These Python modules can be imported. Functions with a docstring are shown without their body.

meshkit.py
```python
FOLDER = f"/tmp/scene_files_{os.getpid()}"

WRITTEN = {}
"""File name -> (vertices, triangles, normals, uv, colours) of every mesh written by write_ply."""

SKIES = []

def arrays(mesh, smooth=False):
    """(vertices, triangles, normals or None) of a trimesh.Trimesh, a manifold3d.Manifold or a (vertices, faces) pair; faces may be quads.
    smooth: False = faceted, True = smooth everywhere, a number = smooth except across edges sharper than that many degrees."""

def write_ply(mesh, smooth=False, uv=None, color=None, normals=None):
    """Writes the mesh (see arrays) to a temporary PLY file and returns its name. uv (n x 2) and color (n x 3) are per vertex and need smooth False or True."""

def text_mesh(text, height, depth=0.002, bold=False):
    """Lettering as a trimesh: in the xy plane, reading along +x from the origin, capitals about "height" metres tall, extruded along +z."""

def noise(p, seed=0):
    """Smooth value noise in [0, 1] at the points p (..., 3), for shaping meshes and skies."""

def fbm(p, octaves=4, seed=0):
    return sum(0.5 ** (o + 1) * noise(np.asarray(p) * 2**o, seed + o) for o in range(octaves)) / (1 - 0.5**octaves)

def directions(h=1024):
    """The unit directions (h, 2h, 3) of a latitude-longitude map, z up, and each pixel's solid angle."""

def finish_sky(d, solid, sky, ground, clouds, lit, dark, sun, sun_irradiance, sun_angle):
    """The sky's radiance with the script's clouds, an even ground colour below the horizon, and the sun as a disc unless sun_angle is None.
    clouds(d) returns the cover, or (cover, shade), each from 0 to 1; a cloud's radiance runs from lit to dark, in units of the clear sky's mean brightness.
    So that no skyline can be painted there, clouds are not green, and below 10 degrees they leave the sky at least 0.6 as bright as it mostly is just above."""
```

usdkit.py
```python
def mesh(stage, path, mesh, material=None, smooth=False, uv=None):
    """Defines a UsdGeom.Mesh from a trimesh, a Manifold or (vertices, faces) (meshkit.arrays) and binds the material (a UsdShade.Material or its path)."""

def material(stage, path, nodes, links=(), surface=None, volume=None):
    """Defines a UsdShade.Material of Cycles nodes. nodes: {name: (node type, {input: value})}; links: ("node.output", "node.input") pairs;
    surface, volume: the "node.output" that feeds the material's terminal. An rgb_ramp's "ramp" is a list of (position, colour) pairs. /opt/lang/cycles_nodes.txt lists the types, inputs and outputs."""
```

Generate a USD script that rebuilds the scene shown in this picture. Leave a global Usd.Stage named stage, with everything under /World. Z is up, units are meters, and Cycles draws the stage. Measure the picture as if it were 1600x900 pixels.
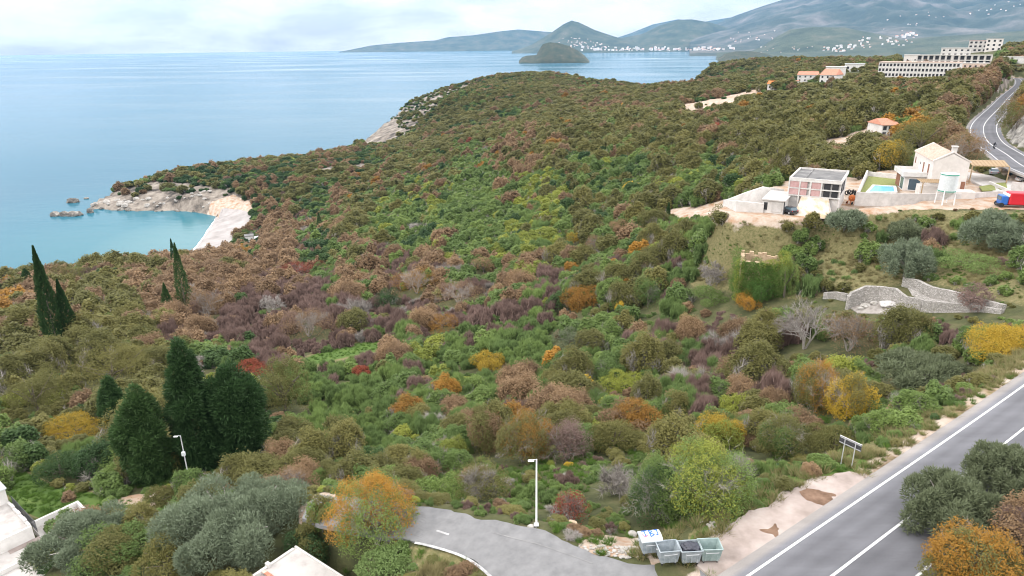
import sys, math, random
import numpy as np, trimesh, shapely
from shapely.geometry import Polygon, LineString, Point, MultiPoint
from scipy.interpolate import RBFInterpolator, CubicSpline
import meshkit, usdkit
from pxr import Usd, UsdGeom, UsdLux, UsdShade, Gf, Sdf, Vt
random.seed(7); RNG = np.random.default_rng(7)
stage = Usd.Stage.CreateInMemory()
UsdGeom.SetStageUpAxis(stage, 'Z')
UsdGeom.Xform.Define(stage, '/World'); UsdGeom.Scope.Define(stage, '/World/Looks')

# ---------------------------------------------------------------- camera (sea level is z = 0)
EYE = np.array([0.0, 0.0, 130.0]); PITCH = math.radians(19.65); ROLL = math.radians(0.6); FOC = 24 / 36 * 1600
cam = UsdGeom.Camera.Define(stage, '/World/camera')
cam.CreateFocalLengthAttr(24.0); cam.CreateHorizontalApertureAttr(36.0); cam.CreateVerticalApertureAttr(20.25)
cam.CreateClippingRangeAttr(Gf.Vec2f(0.5, 80000.0)); cam.CreateExposureAttr(0.2)
FWD = np.array([0, math.cos(PITCH), -math.sin(PITCH)]); _u = np.cross([1.0, 0, 0], FWD)
RGT = math.cos(ROLL) * np.array([1.0, 0, 0]) - math.sin(ROLL) * _u; UP = math.sin(ROLL) * np.array([1.0, 0, 0]) + math.cos(ROLL) * _u
_m = np.eye(4); _m[0, :3], _m[1, :3], _m[2, :3], _m[3, :3] = RGT, UP, -FWD, EYE
UsdGeom.Xformable(cam).AddTransformOp().Set(Gf.Matrix4d(_m.tolist()))

# ---------------------------------------------------------------- sky and the veiled sun (bright overcast afternoon, sun to the left)
SUN_EL, SUN_AZ = math.radians(32), math.radians(-105)
SKY_STRENGTH, SUN_INT = 0.1, 0.4
SUND = np.array([math.sin(SUN_AZ) * math.cos(SUN_EL), math.cos(SUN_AZ) * math.cos(SUN_EL), math.sin(SUN_EL)])
sun = UsdLux.DistantLight.Define(stage, '/World/sun')
sun.CreateIntensityAttr(SUN_INT); sun.CreateAngleAttr(12.0); sun.CreateNormalizeAttr(True); sun.CreateColorAttr(Gf.Vec3f(1.0, 0.95, 0.88))
_z = SUND; _x = np.cross([0, 0, 1.0], _z); _x /= np.linalg.norm(_x); _y = np.cross(_z, _x)
_m = np.eye(4); _m[0, :3], _m[1, :3], _m[2, :3] = _x, _y, _z
UsdGeom.Xformable(sun).AddTransformOp().Set(Gf.Matrix4d(_m.tolist()))
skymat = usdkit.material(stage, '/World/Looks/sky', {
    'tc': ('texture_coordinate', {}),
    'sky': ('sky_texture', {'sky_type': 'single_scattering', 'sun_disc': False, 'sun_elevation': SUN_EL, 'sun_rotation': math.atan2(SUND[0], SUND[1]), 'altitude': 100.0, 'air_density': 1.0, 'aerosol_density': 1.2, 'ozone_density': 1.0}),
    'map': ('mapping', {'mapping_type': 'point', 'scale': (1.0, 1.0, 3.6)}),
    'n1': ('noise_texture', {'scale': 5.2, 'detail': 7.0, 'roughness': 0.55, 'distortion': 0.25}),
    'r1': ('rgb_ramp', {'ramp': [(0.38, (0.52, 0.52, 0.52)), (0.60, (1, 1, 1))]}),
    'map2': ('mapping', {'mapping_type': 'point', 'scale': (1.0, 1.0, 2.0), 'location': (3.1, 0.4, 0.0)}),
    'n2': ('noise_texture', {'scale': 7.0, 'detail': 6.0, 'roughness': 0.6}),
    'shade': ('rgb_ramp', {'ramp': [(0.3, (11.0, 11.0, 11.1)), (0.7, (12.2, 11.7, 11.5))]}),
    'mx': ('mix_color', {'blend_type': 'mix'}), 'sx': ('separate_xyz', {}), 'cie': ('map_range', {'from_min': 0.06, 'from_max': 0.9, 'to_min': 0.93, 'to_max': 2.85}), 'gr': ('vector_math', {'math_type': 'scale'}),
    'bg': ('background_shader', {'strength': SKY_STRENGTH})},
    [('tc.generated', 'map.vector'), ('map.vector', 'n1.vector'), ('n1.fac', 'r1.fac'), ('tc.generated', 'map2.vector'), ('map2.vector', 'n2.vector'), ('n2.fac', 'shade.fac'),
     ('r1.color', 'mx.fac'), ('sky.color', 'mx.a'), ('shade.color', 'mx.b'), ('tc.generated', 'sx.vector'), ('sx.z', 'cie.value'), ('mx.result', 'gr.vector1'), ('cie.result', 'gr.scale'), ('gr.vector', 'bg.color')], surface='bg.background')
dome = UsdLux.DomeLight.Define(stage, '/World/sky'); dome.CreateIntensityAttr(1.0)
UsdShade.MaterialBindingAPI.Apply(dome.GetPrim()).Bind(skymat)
for k, v in (('kind', 'structure'), ('label', 'pale blue sky behind thin white cloud')): dome.GetPrim().SetCustomDataByKey(k, v)

# ---------------------------------------------------------------- survey: sight lines of the camera, used to set out real positions on the land
def ray(px, py): return (px - 800) / FOC * RGT + (450 - py) / FOC * UP + FWD
def at_height(px, py, z): d = ray(px, py); return EYE + d * (z - EYE[2]) / d[2]
def at_distance(px, py, dist): d = ray(px, py); return EYE + d * dist / math.hypot(d[0], d[1])
def proj(p):
    q = np.asarray(p, float) - EYE; w = q @ FWD
    return np.stack([800 + FOC * (q @ RGT) / w, 450 - FOC * (q @ UP) / w, w], -1)
def smooth(t): t = np.clip(t, 0, 1); return t * t * (3 - 2 * t)

# ---------------------------------------------------------------- helpers
_used = {}
def path_for(name, parent=None):
    base = (parent.GetPath().pathString if parent is not None else '/World') + '/' + name
    n = _used.get(base, -1) + 1; _used[base] = n
    return base if n == 0 else f'{base}_{n:03d}'
def tag(p, label=None, cat=None, group=None, kind=None):
    p = p.GetPrim() if hasattr(p, 'GetPrim') else p
    for k, v in (('label', label), ('category', cat), ('group', group), ('kind', kind)):
        if v: p.SetCustomDataByKey(k, v)
    return p
def mesh(name, m, mat, parent=None, smooth_=False, label=None, cat=None, group=None, kind=None, col=None):
    p = usdkit.mesh(stage, path_for(name, parent), m, M[mat] if isinstance(mat, str) else mat, smooth=smooth_)
    if col is not None:
        UsdGeom.PrimvarsAPI(p).CreatePrimvar('zone', Sdf.ValueTypeNames.Color3fArray, 'vertex').Set(Vt.Vec3fArray.FromNumpy(np.asarray(col, np.float32)))
    return tag(p, label, cat, group, kind)
def struct(name, m, mat, **k): return mesh(name, m, mat, kind='structure', **k)
def thing(name, loc=(0, 0, 0), rz=0.0, label=None, cat=None, group=None, scale=None, kind=None):
    x = UsdGeom.Xform.Define(stage, path_for(name))
    x.AddTranslateOp().Set(Gf.Vec3d(*map(float, loc)))
    if rz: x.AddRotateZOp().Set(float(math.degrees(rz)))
    if scale is not None: x.AddScaleOp().Set(Gf.Vec3f(*map(float, np.broadcast_to(scale, 3))))
    return tag(x, label, cat, group, kind)
def copy_of(proto, name, loc, rz=0, scale=None, label=None, cat=None, group=None, inst=True):
    p = thing(name, loc, rz, label, cat, group, scale)
    p.GetReferences().AddInternalReference(proto if isinstance(proto, (str, Sdf.Path)) else proto.GetPath()); p.SetInstanceable(inst)
    return p
def cls(name):
    return stage.CreateClassPrim('/World/' + name)
class MB:
    """collects simple solids into one mesh"""
    def __init__(s): s.v, s.f, s.n = [], [], 0
    def add(s, v, f):
        v = np.asarray(v, float); f = np.asarray(f, int)
        if f.shape[1] == 4: f = np.vstack([f[:, [0, 1, 2]], f[:, [0, 2, 3]]])
        s.v.append(v); s.f.append(f + s.n); s.n += len(v); return s
    def tm(s, m, T=None):
        v = np.array(m.vertices)
        if T is not None: v = v @ np.asarray(T)[:3, :3].T + np.asarray(T)[:3, 3]
        return s.add(v, m.faces)
    def box(s, c, e, rz=0.0, bev=0.0):
        e = np.asarray(e, float) / 2
        if bev > 0:
            m = trimesh.convex.convex_hull(np.array([[sx * (e[0] - (a != 0) * bev), sy * (e[1] - (a != 1) * bev), sz * (e[2] - (a != 2) * bev)] for sx in (-1, 1) for sy in (-1, 1) for sz in (-1, 1) for a in range(3)]))
            v, f = np.array(m.vertices), np.array(m.faces)
        else:
            v = np.array([[x, y, z] for x in (-e[0], e[0]) for y in (-e[1], e[1]) for z in (-e[2], e[2])])
            f = np.array([[0, 1, 3, 2], [4, 6, 7, 5], [0, 4, 5, 1], [2, 3, 7, 6], [0, 2, 6, 4], [1, 5, 7, 3]])
        cs, sn = math.cos(rz), math.sin(rz)
        v = v @ np.array([[cs, sn, 0], [-sn, cs, 0], [0, 0, 1.0]]) + np.asarray(c, float)
        return s.add(v, f)
    def tube(s, pts, r, sides=6):
        p = np.asarray(pts, float); r = np.broadcast_to(np.asarray(r, float), (len(p),))
        t = np.gradient(p, axis=0); t /= np.linalg.norm(t, axis=1, keepdims=True) + 1e-12
        a = np.cross(t, np.where(np.abs(t[:, 2:]) < 0.9, [0, 0, 1.0], [1.0, 0, 0])); a /= np.linalg.norm(a, axis=1, keepdims=True) + 1e-12
        b = np.cross(t, a); an = np.arange(sides) * 2 * np.pi / sides
        v = (p[:, None] + r[:, None, None] * (np.cos(an)[None, :, None] * a[:, None] + np.sin(an)[None, :, None] * b[:, None])).reshape(-1, 3)
        i, j = np.meshgrid(np.arange(len(p) - 1), np.arange(sides), indexing='ij')
        q = np.stack([i * sides + j, i * sides + (j + 1) % sides, (i + 1) * sides + (j + 1) % sides, (i + 1) * sides + j], -1).reshape(-1, 4)
        s.add(v, q)
        for k, base in ((0, 0), (1, (len(p) - 1) * sides)):
            idx = np.array([[base, base + i + 1, base + i + 2] for i in range(sides - 2)]); s.f.append((idx[:, ::-1] if k == 0 else idx) + s.n - len(v))
        return s
    def prism(s, poly, z0, z1):
        return s.tm(trimesh.creation.extrude_polygon(Polygon(poly) if not hasattr(poly, 'exterior') else poly, z1 - z0, engine='earcut'), [[1, 0, 0, 0], [0, 1, 0, 0], [0, 0, 1, z0], [0, 0, 0, 1]])
    def get(s): return np.vstack(s.v), np.vstack(s.f)
    def build(s, name, mat, parent=None, **k): return mesh(name, s.get(), mat, parent, **k)

# ---------------------------------------------------------------- materials
M = {}
def ramp(*st): return {'ramp': list(st)}
def noisy(name, stops, scale=1.0, rough=0.85, bump=0.0, bscale=None, detail=5.0, spec=0.3, metal=0.0, stretch=(1, 1, 1), coord='tc.object', bdist=0.05):
    """a surface whose colour wanders through stops with the noise of the thing's own grain"""
    n = {'tc': ('texture_coordinate', {}), 'geo': ('geometry', {}), 'map': ('mapping', {'mapping_type': 'point', 'scale': stretch}), 'n': ('noise_texture', {'scale': scale, 'detail': detail, 'roughness': 0.62}),
         'r': ('rgb_ramp', ramp(*stops)), 'p': ('principled_bsdf', {'roughness': rough, 'specular_ior_level': spec, 'metallic': metal})}
    l = [(coord, 'map.vector'), ('map.vector', 'n.vector'), ('n.fac', 'r.fac'), ('r.color', 'p.base_color')]
    if bump:
        n['bn'] = ('noise_texture', {'scale': bscale or scale * 6, 'detail': 4.0, 'roughness': 0.6}); n['b'] = ('bump', {'strength': bump, 'distance': bdist})
        l += [('map.vector', 'bn.vector'), ('bn.fac', 'b.height'), ('b.normal', 'p.normal')]
    M[name] = usdkit.material(stage, '/World/Looks/' + name, n, l, surface='p.BSDF')
def around(c, k=0.15): c = np.array(c); return [(0.3, tuple(c * (1 - k))), (0.7, tuple(np.minimum(c * (1 + k), 0.95)))]
def foliage(name, cols, rough=0.6, trans=0.25, inst=0.42, spec=0.25):
    """leaf colours: each plant takes its own place on the ramp, each leaf strays from it"""
    cols = [tuple(c) for c in cols]; k = len(cols)
    M[name] = usdkit.material(stage, '/World/Looks/' + name, {
        'oi': ('object_info', {}), 'wn': ('white_noise_texture', {'dimensions': '3D'}), 'geo': ('geometry', {}),
        'a': ('math', {'math_type': 'multiply', 'value2': inst}), 'b': ('math', {'math_type': 'multiply_add', 'value2': 1 - inst}),
        'r': ('rgb_ramp', ramp(*[(0.12 + 0.76 * i / (k - 1), c) for i, c in enumerate(cols)])),
        'p': ('principled_bsdf', {'roughness': rough, 'specular_ior_level': spec}), 't': ('translucent_bsdf', {}), 'm': ('mix_closure', {'fac': trans})},
        [('oi.location', 'wn.vector'), ('wn.value', 'a.value1'), ('geo.random_per_island', 'b.value1'), ('a.value', 'b.value3'), ('b.value', 'r.fac'),
         ('r.color', 'p.base_color'), ('r.color', 't.color'), ('p.BSDF', 'm.closure1'), ('t.BSDF', 'm.closure2')], surface='m.closure')
# ================================================================ THE LAND
def col(px, d, z): p = at_distance(px, 300, d); return (p[0], p[1], z)
_c = [at_height(x, y, 0)[:2] for x, y in [(-500, 520), (-300, 480), (-100, 452), (0, 440), (150, 430), (230, 420), (285, 412), (300, 400), (318, 376), (333, 354), (342, 339),
    (330, 336), (310, 332), (290, 330), (270, 328), (250, 330), (230, 328.5), (212, 330), (195, 328), (175, 329), (160, 326), (146, 327), (139, 324), (148, 319), (166, 312), (195, 300), (240, 286), (300, 270), (400, 260), (480, 253), (535, 243), (574, 224), (572, 219), (586, 208), (600, 200)]]
_c += [col(*a, 0)[:2] for a in ((640, 1330), (700, 1440), (780, 1480), (860, 1380), (920, 1230), (1000, 1150), (1060, 1180), (1085, 1300), (1100, 1420), (1150, 1550), (1250, 1600), (1400, 1650), (1500, 1900))]
_c += [(1700, 1400), (2600, 600), (2600, -1200), (-900, -1200), (-1000, -300)]
COAST = Polygon(_c).buffer(0)
CP = []
def Z(*rows):
    for px, py, z in rows: p = at_height(px, py, z); CP.append((p[0], p[1], z))
def D(*rows):
    for r in rows: CP.append(tuple(at_distance(*r)))
def W(*rows): CP.extend(rows)
W(*[(x, y, 99) for x, y in [(-13, 14), (1, 24), (14.5, 33.8), (20, 33), (31, 45.5), (48.6, 57.9), (64, 69), (80, 80), (100, 100)]])
W(*[(x, y, 101) for x, y in [(117, 130), (123, 164), (140, 200), (152, 222), (160, 245), (171, 259), (200, 300), (260, 380), (334, 466), (450, 600)]])
W((40, 35, 100), (70, 55, 102), (110, 80, 106), (160, 160, 112), (200, 210, 118), (260, 300, 120), (420, 450, 125), (30, 10, 101), (120, 0, 120), (0, -40, 105), (-60, -60, 95), (300, 100, 140), (0, -300, 150), (300, -300, 220), (-300, -300, 110), (700, 500, 150), (900, 900, 120), (1500, 900, 150), (1000, 0, 260))
Z((1000, 870, 98.5), (840, 826, 97.5), (740, 850, 97.3), (660, 810, 96.3), (560, 800, 94), (480, 790, 92), (297, 765, 85), (215, 785, 84), (60, 850, 83.5), (20, 770, 81), (450, 880, 88)); W((-20, 20, 92), (-60, 30, 84))
Z((1000, 750, 92), (1000, 700, 87), (1000, 600, 79), (1000, 500, 72), (1000, 400, 70), (1000, 300, 73), (1000, 200, 79))
Z((800, 760, 91), (700, 700, 82), (700, 600, 71), (700, 500, 62), (700, 400, 54), (700, 300, 46), (700, 230, 48), (800, 250, 58), (850, 200, 66))
Z((500, 700, 77), (500, 600, 68), (500, 500, 57), (500, 420, 41), (480, 370, 22), (500, 330, 18), (560, 290, 24), (600, 260, 26), (430, 330, 10), (420, 300, 16), (400, 360, 6), (380, 385, 8))
Z((300, 700, 77), (300, 600, 67), (300, 500, 54), (300, 430, 38), (100, 700, 76), (100, 600, 69), (100, 545, 65), (100, 480, 51), (100, 440, 37), (200, 440, 37), (0, 470, 46), (-100, 500, 48), (-100, 700, 74), (-200, 560, 54))
Z((300, 402, 0), (340, 340, 0), (322, 372, .1), (352, 350, 2), (338, 380, 2.5), (372, 352, 3.5), (350, 385, 4), (390, 352, 5), (345, 400, 7))
Z((150, 320, 3), (175, 312, 5), (210, 312, 5), (200, 300, 9), (240, 288, 13), (250, 310, 7), (300, 315, 8), (300, 290, 17), (300, 270, 17), (350, 318, 8), (350, 295, 17), (345, 335, 4), (400, 300, 19), (400, 266, 21), (480, 258, 26), (480, 285, 24), (540, 245, 27), (560, 240, 27))
Z((585, 214, 8), (600, 207, 14), (620, 200, 22), (640, 185, 38), (660, 200, 32), (700, 200, 42), (640, 225, 28), (600, 235, 25), (660, 167, 50), (700, 152, 60), (760, 150, 67), (850, 160, 69))
D((620, 187, 1190), (650, 166, 1210), (700, 140, 1230), (740, 127, 1250), (780, 121, 1250), (800, 121, 1250), (850, 127, 1180), (920, 143, 1020), (960, 145, 960), (1000, 145, 920), (1060, 144, 940), (1095, 140, 1000))
D((1110, 130, 1150), (1130, 113, 1200), (1180, 96, 1250), (1230, 97, 1200), (1300, 96, 1100), (1250, 107, 950), (1180, 118, 900), (1300, 107, 900), (1400, 96, 1000), (1250, 100, 1350), (1400, 100, 1400), (1500, 90, 1100), (1600, 85, 1200), (1700, 60, 1000))
Z((1100, 200, 84), (1100, 300, 82), (1100, 400, 74), (1130, 160, 85), (1200, 300, 89), (1210, 140, 94), (1290, 130, 98), (1330, 110, 101), (1300, 200, 93), (1390, 210, 95), (1460, 122, 102), (1540, 114, 104), (1450, 160, 99), (1500, 180, 100), (1480, 99, 108))
D((1545, 84, 680), (1600, 75, 560), (1560, 78, 800), (1600, 100, 450))
Z((1140, 335, 95), (1235, 335, 96), (1330, 325, 97.5), (1420, 318, 98.5), (1590, 322, 98.6), (1450, 300, 99), (1560, 290, 100), (1250, 280, 96), (1370, 290, 98))
Z((1190, 390, 87), (1190, 440, 83), (1290, 380, 90), (1290, 450, 86), (1400, 480, 87), (1400, 430, 90), (1500, 450, 92), (1560, 485, 93), (1500, 390, 94.5), (1590, 380, 96.5), (1590, 500, 94), (1300, 520, 83), (1300, 600, 85), (1400, 560, 88), (1400, 640, 91), (1500, 570, 92), (1300, 690, 94), (1200, 760, 95), (1200, 700, 91), (1200, 600, 81), (1100, 600, 79))
CP = np.array(CP)
_rbf = RBFInterpolator(CP[:, :2] / 100, CP[:, 2], kernel='thin_plate_spline', smoothing=0.3)
# level ground: (outline, height or function of xy, width of the bank round it)
ROAD_C = np.array([(-60, -22.4), (-30, -1.2), (17.1, 33.2 + 2.0), (45.4, 52.0 + 2.0), (78, 77), (103, 104), (116, 132)] + [tuple(at_height(x, y, 101)[:2]) for x, y in ((1604, 262), (1574, 242), (1549, 226), (1538, 211), (1537, 198), (1548, 182), (1562, 168), (1578, 150), (1595, 134))] + [(400, 560)], float)
_t0 = np.array([0.816, 0.577]); _p0 = np.array(at_height(1300, 900, 99)[:2])       # the straight run past the lay-by, along the centre line
ROAD_C[:4] = [_p0 + _t0 * s for s in (-90, -50, 0, 34)]
def road_z(xy): xy = np.asarray(xy); return np.interp(xy[..., 1], [60, 140], [99.0, 101.0])
def lane_z(xy): return np.interp(np.asarray(xy)[..., 0], [-34, -28, -20, -14, -7, 1.5, 11, 15], [88.2, 89.8, 92.3, 94.3, 96.3, 98.0, 98.8, 99.0])
def spline(pts, step=2.0):
    pts = np.asarray(pts, float); s = np.r_[0, np.cumsum(np.linalg.norm(np.diff(pts, axis=0), axis=1))]
    return CubicSpline(s, pts)(np.arange(0, s[-1], step))
ROAD_L = spline(ROAD_C, 2.5); ROAD = LineString(ROAD_L)
def PX(z, *pts): return [tuple(at_height(x, y, z(None) if callable(z) else z)[:2]) for x, y in pts]
def on_lane(*pts):
    out = []
    for x, y in pts:
        z = 97.0
        for _ in range(12): p = at_height(x, y, z); z = float(lane_z(p[:2]))
        out.append(tuple(p[:2]))
    return out
_ll = on_lane((1170, 872), (1085, 884), (1000, 881), (930, 868), (900, 851), (850, 829), (780, 815), (720, 802), (660, 791), (600, 782), (540, 776), (490, 774)), on_lane((470, 812), (540, 830), (600, 838), (655, 848), (700, 860), (740, 877), (765, 899), (790, 930), (850, 985))
LANE = Polygon(_ll[0] + _ll[1] + [(20, 20), (24, 31)]).buffer(0.4).buffer(-0.4).difference(ROAD.buffer(4.8)); LANE = max(LANE.geoms, key=lambda q: q.area) if LANE.geom_type != 'Polygon' else LANE
def rough_edge(poly, amp, seed, step=.5):
    r = np.array([poly.exterior.interpolate(s).coords[0] for s in np.arange(0, poly.exterior.length, step)]); n = meshkit.fbm(np.c_[r / 1.3, np.zeros(len(r))], 3, seed) - .5; m = meshkit.fbm(np.c_[r / 1.3 + 50, np.zeros(len(r))], 3, seed) - .5; q = Polygon(r + np.stack([n, m], 1) * 2 * amp).buffer(0); return q if q.geom_type == 'Polygon' else max(q.geoms, key=lambda g: g.area)
LANE = rough_edge(LANE, .28, 5)
LAYBY = Polygon(PX(99, (1100, 884), (1118, 845), (1140, 822), (1185, 795), (1230, 765), (1262, 750), (1300, 742), (1345, 738), (1352, 742), (1310, 795), (1200, 885), (1150, 915))).buffer(1.0).buffer(-1.0); LAYBY = rough_edge(LAYBY, .8, 8)
VERGE = ROAD.buffer(4.6)
PAD = Polygon(PX(98.5, (1330, 318), (1345, 330), (1420, 322), (1520, 324), (1640, 326), (1640, 296), (1560, 284), (1500, 262), (1400, 265), (1352, 268), (1340, 300)))
SITE = Polygon(PX(96.3, (1128, 326), (1150, 336), (1200, 338), (1240, 339), (1345, 331), (1400, 326), (1352, 300), (1330, 275), (1240, 275), (1190, 296), (1130, 320)))
WHITE = Polygon(PX(82.6, (-150, 830), (0, 770), (40, 815), (92, 822), (70, 880), (30, 960), (-150, 1000)))
ROOFP = Polygon(PX(91.5, (395, 905), (462, 850), (560, 915), (500, 1000), (400, 1000)))
STAMPS = [(ROAD.buffer(4.3), road_z, 7.0), (LANE.buffer(0.3), lane_z, 4.0), (LAYBY, 98.97, 5.0), (PAD, 98.5, 6.0), (SITE, 96.0, 5.0), (WHITE, 82.3, 3.0), (ROOFP, 89.5, 3.0)]
def height(xy, raw=False):
    xy = np.asarray(xy, float).reshape(-1, 2); z = np.concatenate([_rbf(c / 100) for c in np.array_split(xy, max(1, len(xy) // 60000))])
    pts = shapely.points(xy); s = shapely.distance(pts, COAST.exterior); inside = shapely.contains(COAST, pts)
    n = meshkit.fbm(np.c_[xy / 60, np.zeros(len(xy))], 3, 3) - .5; n2 = meshkit.fbm(np.c_[xy / 14, np.zeros(len(xy))], 3, 9) - .5
    dist = np.hypot(*xy.T); z = z + n * 7 * smooth((dist - 80) / 300) + n2 * 1.6 * smooth((dist - 60) / 100)
    rocky = meshkit.fbm(np.c_[xy / 9, np.zeros(len(xy))], 4, 21) - .5
    z = z + rocky * 8.0 * smooth(1 - s / 60) * smooth((dist - 560) / 60)
    z = np.where(inside, np.maximum(z, 0.8) * smooth(s / np.clip(z * 0.6, 3, 16) + 0.05), -0.4 - np.minimum(s * .35, 9))
    if raw: return z
    for poly, zt, w in STAMPS:
        dd = shapely.distance(pts, poly); near = dd < w
        if not near.any(): continue
        k = 1 - smooth(dd[near] / w); zz = zt(xy[near]) if callable(zt) else zt
        z[near] = z[near] * (1 - k) + (zz - 0.14) * k
    return z
def hits(pix):
    """where sight lines meet the land"""
    pix = np.asarray(pix, float).reshape(-1, 2); ds = np.geomspace(22, 2400, 260)
    d = np.array([ray(*p) for p in pix]); d /= np.linalg.norm(d[:, :2], axis=1)[:, None]
    P = EYE + d[:, None] * ds[None, :, None]; h = height(P[..., :2].reshape(-1, 2)).reshape(P.shape[:2])
    k = np.maximum(np.argmax(P[..., 2] < h, axis=1), 1); i = np.arange(len(pix))
    a, b = ds[k - 1], ds[k]; fa = P[i, k - 1, 2] - h[i, k - 1]; fb = P[i, k, 2] - h[i, k]
    t = a + (b - a) * fa / (fa - fb); p = EYE + d * t[:, None]; p[:, 2] = height(p[:, :2]); return p
def hit(px, py): return hits([(px, py)])[0]

# the land as one sheet: fine towards the view, coarser behind
_az = np.radians(np.r_[np.arange(-52, 52, 0.2), np.arange(52, 308, 4.0)]); _dd = np.r_[0.5, 6, 12, 18 * np.exp(np.linspace(0, math.log(2600 / 18), 400))]
_A, _D = np.meshgrid(_az, _dd); GXY = np.stack([_D * np.sin(_A), _D * np.cos(_A)], -1)
GZ = height(GXY).reshape(_A.shape); GP = np.concatenate([GXY, GZ[..., None]], -1)
_i, _j = np.meshgrid(np.arange(len(_dd) - 1), np.arange(len(_az)), indexing='ij'); _k = (_j + 1) % len(_az); _n = len(_az)
GF = np.stack([_i * _n + _j, (_i + 1) * _n + _j, (_i + 1) * _n + _k, _i * _n + _k], -1).reshape(-1, 4)[:, ::-1]
GPX = proj(GP.reshape(-1, 3))                                    # where each bit of ground is seen
def in_picture(poly, pix): return shapely.contains(Polygon(poly), shapely.points(pix[:, :2]))
def soft_in(poly, pix, w): q = Polygon(poly); pt = shapely.points(pix[:, :2]); return np.where(shapely.contains(q, pt), 1.0, np.clip(1 - shapely.distance(pt, q) / w, 0, 1))
_flat = GP.reshape(-1, 3); _vis = (GPX[:, 2] > 1)
_gx = np.gradient(GZ, axis=1) / np.maximum(np.linalg.norm(np.gradient(GXY, axis=1), axis=-1), 1e-6); _gy = np.gradient(GZ, axis=0) / np.maximum(np.linalg.norm(np.gradient(GXY, axis=0), axis=-1), 1e-6)
SLOPE = np.hypot(_gx, _gy).ravel()
ROCK_Z = [[(134, 332), (138, 316), (188, 296), (240, 284), (300, 285), (352, 296), (392, 312), (392, 340), (345, 342)], [(566, 228), (572, 205), (620, 165), (655, 145), (700, 122), (750, 110), (740, 130), (690, 160), (655, 190), (640, 212), (600, 228)],
          [(486, 268), (520, 259), (532, 268), (505, 275)], [(545, 258), (580, 256), (574, 268), (552, 270)]]
CLAY_Z = [[(322, 336), (330, 318), (362, 306), (395, 318), (392, 345), (345, 342)], [(1236, 101), (1242, 90), (1350, 86), (1372, 92), (1352, 100), (1325, 108), (1290, 102)]]
TRACK_Z = [[(1062, 179), (1068, 163), (1120, 154), (1165, 143), (1184, 136), (1196, 146), (1150, 164), (1095, 180)], [(1276, 233), (1288, 221), (1348, 202), (1373, 192), (1392, 186), (1400, 177), (1440, 175), (1442, 187), (1400, 194), (1387, 214), (1332, 234), (1300, 235)], [(1022, 350), (1030, 330), (1075, 325), (1100, 322), (1135, 312), (1160, 330), (1110, 345), (1060, 348)]]
GREEN_Z = [[(470, 566), (500, 552), (560, 538), (610, 528), (600, 545), (540, 556), (490, 568)], [(0, 562), (20, 545), (60, 535), (95, 542), (90, 560), (20, 570)], [(0, 720), (80, 760), (240, 790), (80, 815), (20, 790)], [(1120, 835), (1240, 770), (1300, 738), (1360, 735), (1330, 690), (1270, 720), (1150, 790), (1080, 840), (1085, 862)]]
DRY_Z = [[(1085, 440), (1080, 350), (1240, 345), (1400, 335), (1600, 340), (1600, 470), (1440, 430), (1330, 450), (1240, 460)], [(1330, 740), (1600, 590), (1600, 555), (1440, 630), (1330, 700)], [(640, 905), (650, 860), (740, 880), (770, 905)], [(900, 430), (1010, 410), (1010, 450), (920, 455)]]
def zone_mask(zs, w): return np.max([soft_in(z, GPX, w) for z in zs], axis=0) * _vis
_dist = np.hypot(_flat[:, 0], _flat[:, 1])
shore = smooth(1 - (_flat[:, 2] - 1.0) / 4.5) * (_dist > 520)
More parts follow.
